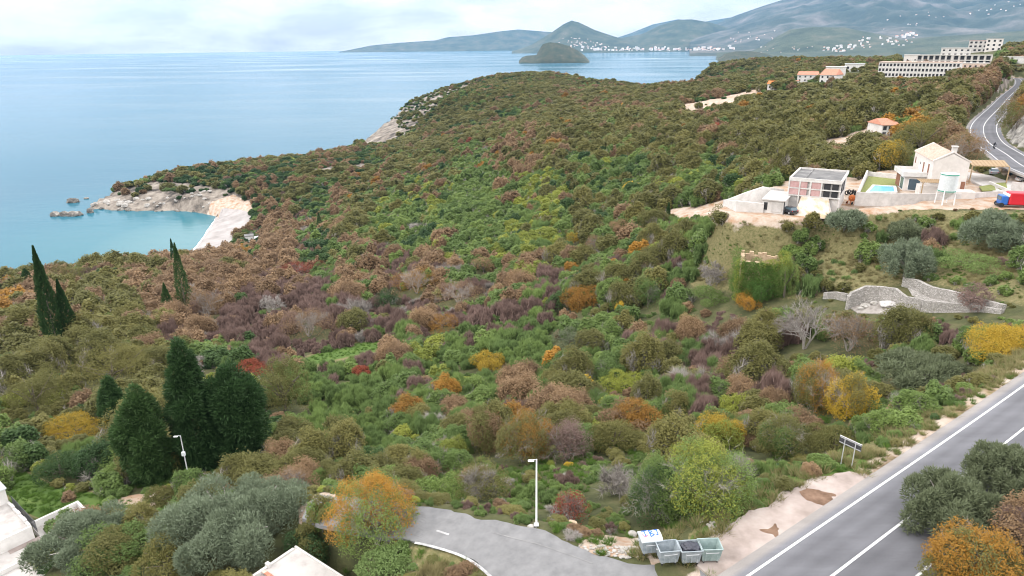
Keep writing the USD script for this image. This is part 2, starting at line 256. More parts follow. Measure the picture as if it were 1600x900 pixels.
ROCKM = np.clip(np.maximum.reduce([zone_mask(ROCK_Z, 12) * 0.8, shore, smooth((SLOPE - 0.75) / 0.5) * (_dist > 300) * 0.8]), 0, 1)
CLAYM = np.maximum(zone_mask(CLAY_Z, 4), zone_mask(TRACK_Z, 3))
SITED = shapely.distance(shapely.points(_flat[:, :2]), shapely.union_all([SITE, PAD])); CLAYM = np.maximum(CLAYM, smooth(1 - SITED / 2.4))
_lay = shapely.distance(shapely.points(_flat[:, :2]), shapely.union_all([LAYBY, ROAD.buffer(5.0)])); CLAYM = np.maximum(CLAYM, 0.62 * smooth(1 - _lay / 1.2))
for _p in ([(940, 868), (905, 852), (930, 838), (1010, 846), (1020, 880), (1130, 835), (1120, 860)], [(150, 800), (195, 778), (240, 772), (240, 790), (200, 812)], [(470, 780), (520, 770), (530, 815), (470, 815)]): CLAYM = np.maximum(CLAYM, soft_in(_p, GPX, 8) * _vis * (_dist < 90))
GRASSM = np.maximum(zone_mask(GREEN_Z, 6), 0.49 * zone_mask(DRY_Z, 12))
BEACHP = Polygon(PX(1.0, (296, 404), (318, 376), (333, 354), (341, 337), (352, 336), (368, 340), (396, 351), (388, 362), (362, 378), (346, 396), (340, 408)))
SAND = smooth(1 - shapely.distance(shapely.points(_flat[:, :2]), BEACHP) / 3.0)
M['ground'] = usdkit.material(stage, '/World/Looks/ground', {
    'geo': ('geometry', {}), 'at': ('attribute', {'attribute': 'zone'}), 'sp': ('separate_color', {'color_type': 'rgb'}),
    'n1': ('noise_texture', {'scale': 0.35, 'detail': 8.0, 'roughness': 0.65}), 'n2': ('noise_texture', {'scale': 0.045, 'detail': 4.0}), 'n4': ('noise_texture', {'scale': 0.075, 'detail': 10.0, 'roughness': 0.68}), 'n3': ('noise_texture', {'scale': 2.2, 'detail': 5.0, 'roughness': 0.7}),
    'soil': ('rgb_ramp', ramp((0.3, (0.035, 0.04, 0.02)), (0.5, (0.07, 0.075, 0.032)), (0.72, (0.12, 0.105, 0.055)))),
    'rock': ('rgb_ramp', ramp((0.38, (0.05, 0.045, 0.04)), (0.48, (0.17, 0.145, 0.12)), (0.6, (0.28, 0.245, 0.205)), (0.74, (0.38, 0.345, 0.30)))),
    'clay': ('rgb_ramp', ramp((0.34, (0.30, 0.17, 0.09)), (0.5, (0.38, 0.30, 0.235)), (0.7, (0.48, 0.41, 0.35)))),
    'grass': ('rgb_ramp', ramp((0.25, (0.045, 0.08, 0.02)), (0.5, (0.075, 0.125, 0.028)), (0.75, (0.12, 0.165, 0.042)))), 'dry': ('rgb_ramp', ramp((0.3, (0.085, 0.09, 0.035)), (0.5, (0.15, 0.135, 0.062)), (0.75, (0.25, 0.205, 0.11)))),
    'h1': ('math', {'math_type': 'multiply_add', 'value2': 0.9}), 'h1b': ('math', {'math_type': 'subtract', 'value2': 0.95}), 'c1': ('math', {'math_type': 'multiply', 'value2': 9.0, 'use_clamp': True}),
    'h2': ('math', {'math_type': 'multiply_add', 'value2': 0.7}), 'h2b': ('math', {'math_type': 'subtract', 'value2': 0.85}), 'c2': ('math', {'math_type': 'multiply', 'value2': 8.0, 'use_clamp': True}),
    'h3': ('math', {'math_type': 'multiply_add', 'value2': 0.5}), 'gd': ('math', {'math_type': 'subtract', 'value2': 0.32}), 'gdm': ('math', {'math_type': 'multiply', 'value2': 5.0, 'use_clamp': True}),
    'gg': ('math', {'math_type': 'subtract', 'value2': 0.78}), 'ggm': ('math', {'math_type': 'multiply', 'value2': 5.0, 'use_clamp': True}),
    'x0': ('mix_color', {}), 'x1': ('mix_color', {}), 'x2': ('mix_color', {}), 'x3': ('mix_color', {}), 'b': ('bump', {'strength': 0.6, 'distance': 0.25}),
    'p': ('principled_bsdf', {'roughness': 0.95, 'specular_ior_level': 0.15})},
    [('geo.position', 'n1.vector'), ('geo.position', 'n2.vector'), ('geo.position', 'n3.vector'), ('at.color', 'sp.color'), ('n1.fac', 'soil.fac'), ('geo.position', 'n4.vector'), ('n4.fac', 'rock.fac'), ('n1.fac', 'clay.fac'), ('n1.fac', 'grass.fac'), ('n3.fac', 'dry.fac'),
     ('n1.fac', 'h1.value1'), ('sp.r', 'h1.value3'), ('h1.value', 'h1b.value1'), ('h1b.value', 'c1.value1'),
     ('n1.fac', 'h2.value1'), ('sp.b', 'h2.value3'), ('h2.value', 'h2b.value1'), ('h2b.value', 'c2.value1'),
     ('n3.fac', 'h3.value1'), ('sp.g', 'h3.value3'), ('h3.value', 'gd.value1'), ('gd.value', 'gdm.value1'), ('h3.value', 'gg.value1'), ('gg.value', 'ggm.value1'),
     ('gdm.value', 'x0.fac'), ('soil.color', 'x0.a'), ('dry.color', 'x0.b'), ('ggm.value', 'x1.fac'), ('x0.result', 'x1.a'), ('grass.color', 'x1.b'),
     ('c1.value', 'x2.fac'), ('x1.result', 'x2.a'), ('rock.color', 'x2.b'), ('c2.value', 'x3.fac'), ('x2.result', 'x3.a'), ('clay.color', 'x3.b'), ('x3.result', 'p.base_color'),
     ('n3.fac', 'b.height'), ('b.normal', 'p.normal')], surface='p.BSDF')
struct('ground', (_flat, GF), 'ground', smooth_=True, label='scrub covered hillside falling from the road to the sea', col=np.stack([ROCKM, GRASSM, CLAYM], -1))

def drape(poly, zfun, thick=0.3, step=1.5):
    m = trimesh.creation.extrude_polygon(poly, thick, engine='earcut')
    v, f = trimesh.remesh.subdivide_to_size(m.vertices, m.faces, step); v[:, 2] += zfun(v[:, :2]) - thick; return v, f
# beach
noisy('shingle', [(0.25, (0.21, 0.19, 0.175)), (0.5, (0.31, 0.285, 0.27)), (0.75, (0.39, 0.365, 0.35))], scale=0.12, bump=0.3, coord='geo.position')
_bx = BEACHP.buffer(6).buffer(-4)
_m = trimesh.creation.extrude_polygon(_bx, 0.5, engine='earcut'); _v, _f = trimesh.remesh.subdivide_to_size(_m.vertices, _m.faces, 4.0)
_bd = shapely.distance(shapely.points(_v[:, :2]), COAST.exterior) * np.where(shapely.contains(COAST, shapely.points(_v[:, :2])), 1, -1)
_v[:, 2] += np.maximum(height(_v[:, :2]), np.clip(_bd * 0.11, -1.2, 9)) - 0.2
struct('beach', (_v, _f), 'shingle', smooth_=40, label='pale shingle beach curving round the turquoise cove')

# ---------------------------------------------------------------- sea
_sp = spline(PX(0.0, (290, 413), (300, 400), (318, 376), (333, 354), (341, 341)), 2.0); _st = np.gradient(_sp, axis=0); _st /= np.linalg.norm(_st, axis=1, keepdims=True); _sn = np.stack([-_st[:, 1], _st[:, 0]], 1); _sw = 1.3 + 2.2 * meshkit.fbm(np.c_[_sp / 9, np.zeros(len(_sp))], 3, 61)
noisy('foam', [(0.35, (0.42, 0.50, 0.52)), (0.55, (0.72, 0.74, 0.74))], scale=0.5, coord='geo.position', rough=0.6)
_v = np.concatenate([np.c_[_sp - _sn * 2.0, np.full(len(_sp), .12)], np.c_[_sp + _sn * _sw[:, None], np.full(len(_sp), .05)]]); _k = len(_sp)
struct('surf', (_v, np.array([[i, i + 1, _k + i + 1, _k + i] for i in range(_k - 1)])), 'foam', label='thin white line of surf along the beach')
SEA_R = 21000.0
_cx, _cy = at_height(250, 365, 0)[:2]
M['sea'] = usdkit.material(stage, '/World/Looks/sea', {
    'geo': ('geometry', {}), 'sub': ('vector_math', {'math_type': 'subtract', 'vector2': (float(at_height(322, 372, 0)[0]), float(at_height(322, 372, 0)[1]), 0.0)}), 'len': ('vector_math', {'math_type': 'length'}),
    'dep': ('map_range', {'range_type': 'smoothstep', 'from_min': 5.0, 'from_max': 330.0}), 'body': ('rgb_ramp', ramp((0.0, (0.055, 0.135, 0.15)), (0.12, (0.018, 0.085, 0.108)), (0.45, (0.012, 0.066, 0.092)), (1.0, (0.014, 0.052, 0.076)))),
    'stretch': ('mapping', {'mapping_type': 'point', 'rotation': (0, 0, 0.35), 'scale': (0.4, 1.0, 1.0)}),
    'n1': ('noise_texture', {'scale': 0.12, 'detail': 5.0, 'roughness': 0.6}), 'n2': ('noise_texture', {'scale': 0.012, 'detail': 3.0}), 'wind': ('noise_texture', {'scale': 0.0022, 'detail': 4.0, 'roughness': 0.6}),
    'rr': ('map_range', {'from_min': 0.35, 'from_max': 0.65, 'to_min': 0.07, 'to_max': 0.2}),
    'b1': ('bump', {'strength': 0.35, 'distance': 0.6}), 'b2': ('bump', {'strength': 0.12, 'distance': 5.0}),
    'df': ('diffuse_bsdf', {}), 'gl': ('glossy_bsdf', {'color': (0.9, 0.93, 0.95)}), 'fr': ('fresnel', {'IOR': 1.33}), 'fm': ('map_range', {'from_min': 0.0, 'from_max': 0.75, 'to_min': 0.01, 'to_max': 0.52, 'clamp': True}), 'p': ('mix_closure', {})},
    [('geo.position', 'sub.vector1'), ('sub.vector', 'len.vector1'), ('len.value', 'dep.value'), ('dep.result', 'body.fac'), ('body.color', 'df.color'), ('df.BSDF', 'p.closure1'), ('gl.BSDF', 'p.closure2'), ('fr.fac', 'fm.value'), ('fm.result', 'p.fac'),
     ('geo.position', 'stretch.vector'), ('stretch.vector', 'n1.vector'), ('stretch.vector', 'n2.vector'), ('stretch.vector', 'wind.vector'), ('wind.fac', 'rr.value'), ('rr.result', 'gl.roughness'),
     ('n1.fac', 'b1.height'), ('n2.fac', 'b2.height'), ('b2.normal', 'b1.normal'), ('b1.normal', 'gl.normal')], surface='p.closure')
_a = np.radians(np.arange(-180, 180, 3.0)); _rad = [150, 400, 1000, 3000, 8000, SEA_R]
_v = np.array([(r * math.sin(a), r * math.cos(a), 0) for r in _rad for a in _a]); _n = len(_a)
_f = np.array([[i * _n + j, (i + 1) * _n + j, (i + 1) * _n + (j + 1) % _n, i * _n + (j + 1) % _n] for i in range(len(_rad) - 1) for j in range(_n)])[:, ::-1]
struct('sea', (_v, _f), 'sea', label='calm blue sea reaching to the horizon')

# ---------------------------------------------------------------- far hills, island and mountain
FAR = []
noisy('far_wood', [(0.3, (0.022, 0.035, 0.022)), (0.5, (0.05, 0.065, 0.038)), (0.66, (0.085, 0.085, 0.055)), (0.76, (0.22, 0.20, 0.17))], scale=0.004, detail=9.0, coord='geo.position', rough=0.95)
noisy('island_wood', [(0.32, (0.025, 0.04, 0.022)), (0.62, (0.06, 0.06, 0.034)), (0.78, (0.16, 0.14, 0.115))], scale=0.02, detail=7.0, coord='geo.position', rough=0.95)
noisy('far_rock', [(0.3, (0.018, 0.032, 0.024)), (0.5, (0.042, 0.055, 0.040)), (0.64, (0.11, 0.105, 0.09)), (0.8, (0.20, 0.19, 0.175))], scale=0.0016, detail=10.0, coord='geo.position', rough=0.95)
def far_hill(name, label, crest, d, d0, d1, mat='far_wood', power=1.0, rough=0.12, cols=160, rows=40, base=0.0):
    cx = np.array(crest, float); P = np.array([at_distance(x, y, d) for x, y in cx]); azc = np.arctan2(P[:, 0], P[:, 1])
    az = np.linspace(azc[0], azc[-1], cols); zc = np.maximum(np.interp(az, azc, P[:, 2]), base)
    dd = np.r_[np.linspace(d0, d, rows), np.linspace(d, d1, rows // 3)[1:]]; A, Dm = np.meshgrid(az, dd)
    xy = np.stack([Dm * np.sin(A), Dm * np.cos(A)], -1)
    u = np.where(Dm <= d, (Dm - d0) / (d - d0), (d1 - Dm) / (d1 - d)); prof = np.clip(u, 0, 1) ** power
    n = meshkit.fbm(np.c_[xy.reshape(-1, 2) / (0.075 * d), np.full(xy[..., 0].size, d / 999)], 5, int(d) % 97).reshape(A.shape) - .5
    rid = np.abs(meshkit.fbm(np.c_[xy.reshape(-1, 2) / (0.045 * d), np.full(xy[..., 0].size, 3.3)], 4, int(d) % 89).reshape(A.shape) - .5) * 2
    z = zc[None] * prof * (1 + (n * 2 - rid * 0.8) * rough * 4 * (1 - prof) * np.clip(prof * 5, 0, 1)) - (1 - np.clip(u * 30, 0, 1)) * 8
    v = np.concatenate([xy, z[..., None]], -1).reshape(-1, 3); k = len(az)
    f = np.array([[i * k + j, i * k + j + 1, (i + 1) * k + j + 1, (i + 1) * k + j] for i in range(len(dd) - 1) for j in range(k - 1)])
    struct(name, (v, f), mat, smooth_=True, label=label); FAR.append((az, dd, z))
def far_hit(px, py):
    d = ray(px, py); az = math.atan2(d[0], d[1]); sl = d[2] / math.hypot(d[0], d[1]); best = None
    for a, dd, z in FAR:
        if not a[0] < az < a[-1]: continue
        j = (az - a[0]) / (a[1] - a[0]); j0 = min(int(j), len(a) - 2); h = z[:, j0] * (1 - j + j0) + z[:, j0 + 1] * (j - j0)
        k = np.nonzero(130 + sl * dd < h)[0]
        if len(k) and (best is None or dd[k[0]] < best[0]):
            q = k[0]
            if q > 0:
                fa = 130 + sl * dd[q - 1] - h[q - 1]; fb = 130 + sl * dd[q] - h[q]; t = fa / (fa - fb); D_ = dd[q - 1] + t * (dd[q] - dd[q - 1])
            else: D_ = dd[0]
            best = (D_, az)
    return None if best is None else np.array([best[0] * math.sin(az), best[0] * math.cos(az), 130 + sl * best[0]])
far_hill('far_peninsula', 'long low wooded peninsula farthest left on the horizon', [(530, 81), (545, 78), (580, 71), (620, 67), (650, 65), (680, 63), (700, 58), (740, 55), (780, 49), (810, 46), (860, 50), (900, 52), (960, 62)], 17000, 15500, 18500)
far_hill('pointed_hill', 'pointed wooded hill rising behind the island', [(800, 80), (815, 76), (830, 70), (845, 61), (860, 52), (880, 38), (893, 32), (905, 35), (930, 47), (960, 57), (990, 65), (1015, 74)], 11600, 10600, 12600, rough=0.06)
far_hill('rounded_hill', 'broad rounded hill behind the far white town', [(930, 74), (960, 61), (1000, 54), (1010, 50), (1030, 40), (1060, 31), (1080, 30), (1110, 35), (1140, 44), (1180, 58), (1220, 74)], 12600, 11000, 14000, rough=0.06)
far_hill('pale_ridge', 'faint pale ridge far behind the town hills', [(960, 60), (985, 52), (1020, 38), (1060, 30), (1100, 34), (1160, 24)], 19500, 18000, 20300, rough=0.05)
far_hill('mountain', 'great hazy mountain slope filling the upper right', [(1080, 47), (1100, 43), (1120, 37), (1150, 24), (1190, 10), (1215, 2), (1260, -12), (1330, -30), (1420, -42), (1520, -46), (1640, -48), (1800, -46)], 14500, 7200, 17000, mat='far_rock', power=1.35, rough=0.22, cols=260, rows=110)
far_hill('dark_spur', 'dark wooded spur standing before the mountain', [(1165, 84), (1195, 70), (1212, 58), (1235, 46), (1270, 42), (1320, 43), (1345, 48), (1390, 56), (1440, 72), (1480, 85)], 7600, 6300, 8600, rough=0.07)
far_hill('coast_shelf', 'low built up shelf of land along the far bay', [(1120, 82), (1170, 80), (1250, 76), (1350, 68), (1450, 58), (1600, 48), (1800, 40)], 7000, 5600, 7400, rough=0.05)
far_hill('green_point', 'small dark green headland in the far bay', [(1122, 91), (1132, 84), (1150, 80), (1175, 80), (1195, 83), (1215, 90)], 5500, 5250, 5800, mat='island_wood', rough=0.06, cols=60)
far_hill('island', 'rocky wooded island with a cliff on its left side', [(811, 95), (815, 90), (822, 87), (838, 86), (842, 79), (848, 69), (858, 66), (872, 67), (890, 72), (905, 80), (915, 88), (921, 95)], 5330, 5120, 5650, mat='island_wood', rough=0.035, power=.7, cols=110)
# ================================================================ PLANTS
def unit(v): return v / np.maximum(np.linalg.norm(v, axis=-1, keepdims=True), 1e-9)
def leaf_quads(P, N, size, rng, aspect=0.55):
    """one folded leaf (two triangles) at each point"""
    n = len(P); N = unit(N); a = unit(np.cross(N, rng.normal(size=(n, 3)))); b = np.cross(N, a); s = np.broadcast_to(size, (n,))[:, None] * rng.uniform(0.7, 1.3, (n, 1))
    v = np.stack([P - a * s / 2, P - b * s * aspect / 2 + N * s * 0.12, P + a * s / 2, P + b * s * aspect / 2 + N * s * 0.12], 1).reshape(-1, 3)
    k = np.arange(n)[:, None] * 4; return v, np.vstack([k + [0, 1, 2], k + [0, 2, 3]])
def leaf_tris(P, N, size, rng):
    n = len(P); N = unit(N); a = unit(np.cross(N, rng.normal(size=(n, 3)))); b = np.cross(N, a); s = np.broadcast_to(size, (n,))[:, None] * rng.uniform(0.7, 1.3, (n, 1))
    v = np.stack([P - a * s * .5 - b * s * .35, P + a * s * .5 - b * s * .3, P + b * s * .6], 1).reshape(-1, 3)
    return v, np.arange(n * 3).reshape(-1, 3)
def blade_tris(P, Dv, length, width, rng):
    n = len(P); Dv = unit(Dv); side = unit(np.cross(Dv, rng.normal(size=(n, 3)))); L = np.broadcast_to(length, (n,))[:, None]; w = np.broadcast_to(width, (n,))[:, None]
    v = np.stack([P - side * w / 2, P + side * w / 2, P + Dv * L], 1).reshape(-1, 3); return v, np.arange(n * 3).reshape(-1, 3)
def lobes_of(rng, R, H, k, low=0.25, spread=0.74):
    """a crown as overlapping clumps: centres and radii, in a dome of radius R and height H standing on the ground"""
    c, r = [], []
    for i in range(k):
        an = i * 2.399 + rng.uniform(-.4, .4); q = math.sqrt((i + 0.5) / k) * spread; zz = H * rng.uniform(low + 0.1, 0.72) * (1 - 0.45 * q) + 0.1 * H * (1 - q)
        c.append((math.cos(an) * q * R, math.sin(an) * q * R, zz)); r.append(rng.uniform(0.25, 0.45) * (1 - 0.1 * q))
    c = np.array(c); r = np.array(r)
    rad = np.stack([r * R, r * R, r * H * rng.uniform(0.75, 1.0, k)], 1); return c, rad
def crown(rng, R, H, n, k, size, tri=False, low=0.25, inner=0.72, spread=0.74, up=0.55, lob=None):
    c, rad = lob if lob is not None else lobes_of(rng, R, H, k, low, spread)
    w = (rad[:, 0] ** 2) * rng.uniform(.45, 1.25, len(c)); i = rng.choice(len(c), n, p=w / w.sum()); d = unit(rng.normal(size=(n, 3)) + [0, 0, 0.25])
    f = (rng.uniform(inner, 1.05, n) + rng.exponential(.045, n))[:, None]; f = f * (1 + 0.16 * np.sin(d[:, :1] * 9 + i[:, None]) * np.sin(d[:, 1:2] * 8 + d[:, 2:] * 7))
    P = c[i] + d * rad[i] * f
    q = np.linalg.norm((P[:, None] - c[None]) / rad[None], axis=2); keep = (np.sort(q, 1)[:, 0] > inner * 0.86) & (P[:, 2] > 0.02 * H); P, d = P[keep], d[keep]
    N = d * 0.6 + rng.normal(size=P.shape) * 0.5 + [0, 0, up]
    return (leaf_tris if tri else leaf_quads)(P, N, size, rng)
def spray(rng, R, H, n, length, width, splay=0.5, k=9, top=0.9):
    """upright feathery shoots in separate tufts (broom, heath, bare coppice)"""
    an = np.arange(k) * 2.399 + rng.uniform(-.5, .5, k); q = np.sqrt((np.arange(k) + .4) / k) * R * 0.72; c = np.stack([np.cos(an) * q, np.sin(an) * q, np.zeros(k)], 1); hk = rng.uniform(0.5, 1.0, k) * (1 - 0.35 * (q / R) ** 2) * H * top; rk = R * rng.uniform(.26, .42, k)
    i = rng.choice(k, n, p=hk * rk / (hk * rk).sum()); t = rng.uniform(0, 6.283, n); w = np.sqrt(rng.uniform(0, 1, n)); out = np.stack([np.cos(t), np.sin(t), 0 * t], 1) * w[:, None]; u = 1 - rng.uniform(0, 1, n) ** 1.6 * .85
    hh = hk[i] * (1 - .3 * w ** 2) * u; P = c[i] * (1 + .18 * u[:, None]) + out * (rk[i] * (.35 + .75 * u))[:, None] + np.array([0, 0, 1.0]) * hh[:, None]
    d = unit(out * splay * 1.3 + np.array([0, 0, 1.0]) + rng.normal(size=(n, 3)) * .25); L = rng.uniform(.6, 1.2, n) * length * .95
    return blade_tris(P - d * L[:, None] * .75, d, L, width * rng.uniform(.7, 1.4, n), rng)
def branches(rng, H, R, levels=3, kids=4, r0=0.07, sides=4, lean=0.5, multi=3):
    """bare limbs: (limb mesh builder, list of twig ends and directions)"""
    mb = MB(); ends = []
    def grow(p, d, L, r, lv):
        q = p + d * L * 0.5 + rng.normal(size=3) * L * 0.06; e = p + d * L + rng.normal(size=3) * L * 0.1
        mb.tube([p, q, e], [r, r * 0.8, r * 0.55], sides if lv > 1 else 3)
        if lv == 0: ends.append((e, d)); return
        for _ in range(kids):
            t = rng.uniform(0.45, 1.0); nd = unit(d + rng.normal(size=3) * 0.55 + [0, 0, 0.15]); grow(p + (e - p) * t, nd, L * rng.uniform(0.5, 0.72), r * 0.5, lv - 1)
    for m in range(multi):
        an = m * 6.283 / multi + rng.uniform(-.5, .5); d = unit(np.array([math.cos(an) * lean * R / H, math.sin(an) * lean * R / H, 1.0])); grow(np.array([math.cos(an) * 0.1, math.sin(an) * 0.1, -0.2]), d, H * 0.45, r0, levels)
    return mb, ends
def twiggy(rng, H, R, n_tw, levels=3, kids=4, r0=0.07, tw=0.5, width=0.025, multi=3):
    mb, ends = branches(rng, H, R, levels, kids, r0, multi=multi); E = np.array([e for e, d in ends]); Dd = np.array([d for e, d in ends]); i = rng.integers(0, len(E), n_tw)
    v, f = blade_tris(E[i] - Dd[i] * rng.uniform(0, .5, (n_tw, 1)) * tw, unit(Dd[i] + rng.normal(size=(n_tw, 3)) * 0.55 + [0, 0, .15]), rng.uniform(.5, 1.2, n_tw) * tw, width, rng)
    return mb.get(), (v, f), E, Dd
def trunk_of(rng, H, R, r=0.12, n=4):
    mb = MB(); mb.tube([(0, 0, -0.4), (0.03 * H * rng.normal(), 0.03 * H * rng.normal(), H * 0.25), (0.04 * H * rng.normal(), 0.04 * H * rng.normal(), H * 0.6)], [r, r * 0.8, r * 0.35], 6)
    for k in range(n):
        an = k * 6.283 / n + rng.uniform(-.4, .4); mb.tube([(0, 0, H * rng.uniform(.1, .3)), (math.cos(an) * R * .35, math.sin(an) * R * .35, H * .45), (math.cos(an) * R * .65, math.sin(an) * R * .65, H * rng.uniform(.5, .7))], [r * .6, r * .4, r * .15], 4)
    return mb.get()
def cypress(rng, H, R, n, size, belly=0.3, ragged=0.12, tri=False, tip=1.35):
    u = rng.uniform(0.01, 1, n) ** 1.15; prof = np.where(u < belly, 0.55 + 0.45 * (u / belly) ** 0.7, (1 - ((u - belly) / (1 - belly)) ** tip)); an = rng.uniform(0, 6.283, n)
    wob = 1 + ragged * np.sin(an * 3 + u * 23) + ragged * np.sin(an * 5 - u * 41) + rng.normal(size=n) * ragged * .6; rr = R * prof * wob * rng.uniform(.75, 1.03, n)
    P = np.stack([np.cos(an) * rr, np.sin(an) * rr, u * H], 1); N = np.stack([np.cos(an), np.sin(an), 0.35 + 0 * an], 1) + rng.normal(size=(n, 3)) * 0.4
    if tri: return leaf_tris(P, N, size, rng)
    d = unit(np.stack([np.cos(an) * .55, np.sin(an) * .55, np.ones(n)], 1) + rng.normal(size=(n, 3)) * .25); v1 = blade_tris(P - d * size * .4, d, size * 1.3, size * .55, rng); return v1

foliage('broom_green', [(0.1126, 0.1662, 0.0544), (0.1748, 0.2434, 0.0701), (0.2604, 0.3295, 0.0884)])
foliage('bush_green', [(0.0906, 0.139, 0.0356), (0.1606, 0.2228, 0.0538), (0.2703, 0.3169, 0.0686)])
foliage('dark_green', [(0.0326, 0.0663, 0.0197), (0.0576, 0.099, 0.024), (0.094, 0.1367, 0.0319)])
foliage('khaki', [(0.1091, 0.1069, 0.0307), (0.1691, 0.1533, 0.0443), (0.2343, 0.1974, 0.0598)])
foliage('tan_rust', [(0.1799, 0.1153, 0.0617), (0.2697, 0.1756, 0.0925), (0.3594, 0.2441, 0.124)])
foliage('orange_leaf', [(0.2239, 0.1145, 0.0203), (0.3663, 0.1912, 0.0248), (0.4661, 0.2691, 0.0447)])
foliage('yellow_leaf', [(0.2819, 0.1943, 0.0213), (0.4435, 0.3011, 0.0304), (0.5417, 0.3993, 0.0375)])
foliage('purple_twig', [(0.1534, 0.1027, 0.0849), (0.2268, 0.1541, 0.1294), (0.3175, 0.2284, 0.1941)], trans=0.1)
foliage('grey_twig', [(0.2063, 0.1851, 0.1639), (0.318, 0.2896, 0.2613), (0.478, 0.4425, 0.407)], trans=0.0)
foliage('lime_leaf', [(0.16, 0.1867, 0.0312), (0.2627, 0.2853, 0.0473), (0.3746, 0.3754, 0.0682)])
foliage('red_leaf', [(0.1646, 0.0402, 0.0233), (0.2654, 0.0691, 0.0325), (0.3522, 0.1167, 0.0513)])
foliage('olive_leaf', [(0.1378, 0.1693, 0.1058), (0.2443, 0.2807, 0.1821), (0.426, 0.4596, 0.3175)], trans=0.15, inst=0.15)
foliage('pine_leaf', [(0.0283, 0.062, 0.018), (0.0508, 0.0948, 0.025), (0.0891, 0.1369, 0.0348)], trans=0.12)
foliage('rust_twig', [(0.1701, 0.1129, 0.069), (0.2417, 0.1626, 0.0967), (0.3224, 0.2213, 0.1334)], trans=0.08)
foliage('tan_twig', [(0.1761, 0.1309, 0.0856), (0.2531, 0.1885, 0.1238), (0.3398, 0.2622, 0.1846)], trans=0.05)
foliage('straw', [(0.1745, 0.1558, 0.0672), (0.2875, 0.2455, 0.1242), (0.3914, 0.3354, 0.1955)], trans=0.2)
foliage('grass_blade', [(0.059, 0.1135, 0.018), (0.1013, 0.1765, 0.0262), (0.1709, 0.2392, 0.0479)], trans=0.2)
foliage('ivy_leaf', [(0.0534, 0.1085, 0.0175), (0.1066, 0.1808, 0.0237), (0.1981, 0.2753, 0.032)], trans=0.15)
noisy('bark', [(0.3, (0.07, 0.055, 0.042)), (0.7, (0.16, 0.135, 0.11))], scale=6, stretch=(1, 1, .3)); noisy('grey_bark', [(0.3, (0.20, 0.18, 0.16)), (0.7, (0.36, 0.33, 0.30))], scale=6, stretch=(1, 1, .3))

# kinds of wild plants. form -> function(rng, R, H, level of detail 0 near, 1 middle, 2 far)
def join(a, b): return np.vstack([a[0], b[0]]), np.vstack([tri(a[1]), tri(b[1]) + len(a[0])])
def tri(f): f = np.asarray(f); return np.vstack([f[:, [0, 1, 2]], f[:, [0, 2, 3]]]) if f.shape[1] == 4 else f
def f_leafy(k, mat, size, n0=5200, low=.2, trunk=True, inner=.7):
    def make(rng, R, H, lod):
        n = (int(n0 * 2.6), 5200, 2000, 620)[lod]; s = size * (.58, .92, 1.5, 2.6)[lod]
        return crown(rng, R, H, n, (k + 12, k + 8, k + 3, k)[lod], s, tri=lod > 0, low=low, inner=inner), mat, join(trunk_of(rng, H, R, 0.05 * R + .03), spray(rng, R * 1.02, H * 1.04, int(n * .11), .55, .03 * (.8, 1.1, 1.7, 2.6)[lod], .55, k=9)) if trunk and lod < 3 else None, 'grey_bark'
    return make
def f_spray(mat, n0=4600, length=.8, width=.085, splay=.5):
    def make(rng, R, H, lod):
        n = (int(n0 * 2.2), 4200, 1700, 560)[lod]; w = width * (.5, .85, 1.4, 2.4)[lod]; return spray(rng, R, H, n, length * (.8, .9, 1.1, 1.4)[lod], w, splay, k=(12, 10, 8, 6)[lod]), mat, trunk_of(rng, H * .6, R * .7, .04, 5) if lod < 1 else None, 'bark'
    return make
def f_mixed(mat, size, twm='rust_twig'):
    """half bare: fine shoots with sparse leaves towards the tips"""
    def make(rng, R, H, lod):
        n = (9000, 3800, 1500, 520)[lod]; a = crown(rng, R, H, n, (20, 16, 12, 8)[lod], size * (.58, .92, 1.5, 2.6)[lod], tri=lod > 0, low=.22, inner=.55)
        b = spray(rng, R * .95, H * 1.02, int(n * .8), 1.0, 0.045 * (.7, 1.1, 1.7, 2.6)[lod], .45, k=10); return a, mat, b, twm
    return make
KINDS = {  # name: (form, variants, plant words, category, group words)
    'broom_shrub': (f_spray('broom_green'), 'feathery green broom shrub', 'shrub'),
    'green_bush': (f_leafy(8, 'bush_green', .17), 'rounded leafy green bush', 'bush'),
    'dark_evergreen': (f_leafy(9, 'dark_green', .17), 'dark evergreen bush with a dense crown', 'bush'),
    'khaki_tree': (f_leafy(11, 'khaki', .16, low=.3), 'small tree with thinning olive brown leaves', 'tree'),
    'rust_tree': (f_mixed('tan_rust', .15), 'small tree with a haze of rust tan leaves', 'tree'),
    'orange_tree': (f_leafy(10, 'orange_leaf', .16, low=.3), 'small tree in orange autumn leaf', 'tree'),
    'yellow_bush': (f_leafy(8, 'yellow_leaf', .15), 'bush in bright yellow autumn leaf', 'bush'),
    'purple_scrub': (f_spray('purple_twig', 4600, .95, .07, .42), 'leafless purple brown scrub of upright twigs', 'shrub'),
    'bare_shrub': (None, 'bare grey branched shrub without leaves', 'shrub'),
    'lime_bush': (f_leafy(8, 'lime_leaf', .16), 'yellow green leafy bush', 'bush'),
    'red_bush': (f_mixed('red_leaf', .15), 'bush with brick red autumn leaves', 'bush')}
def f_bare(rng, R, H, lod):
    a, b, _, _ = twiggy(rng, H, R, (4200, 2200, 900, 260)[lod], (3, 3, 2, 1)[lod], 4, .04 + .01 * H, (.45, .55, .8, 1.3)[lod], (.018, .03, .05, .11)[lod], multi=(5, 4, 4, 5)[lod]); return b, 'grey_twig', a, 'grey_bark'
KINDS['bare_shrub'] = (f_bare,) + KINDS['bare_shrub'][1:]
VARS = (2, 3, 3, 2)
LOD_WORDS = 'near nearer middle far'.split()
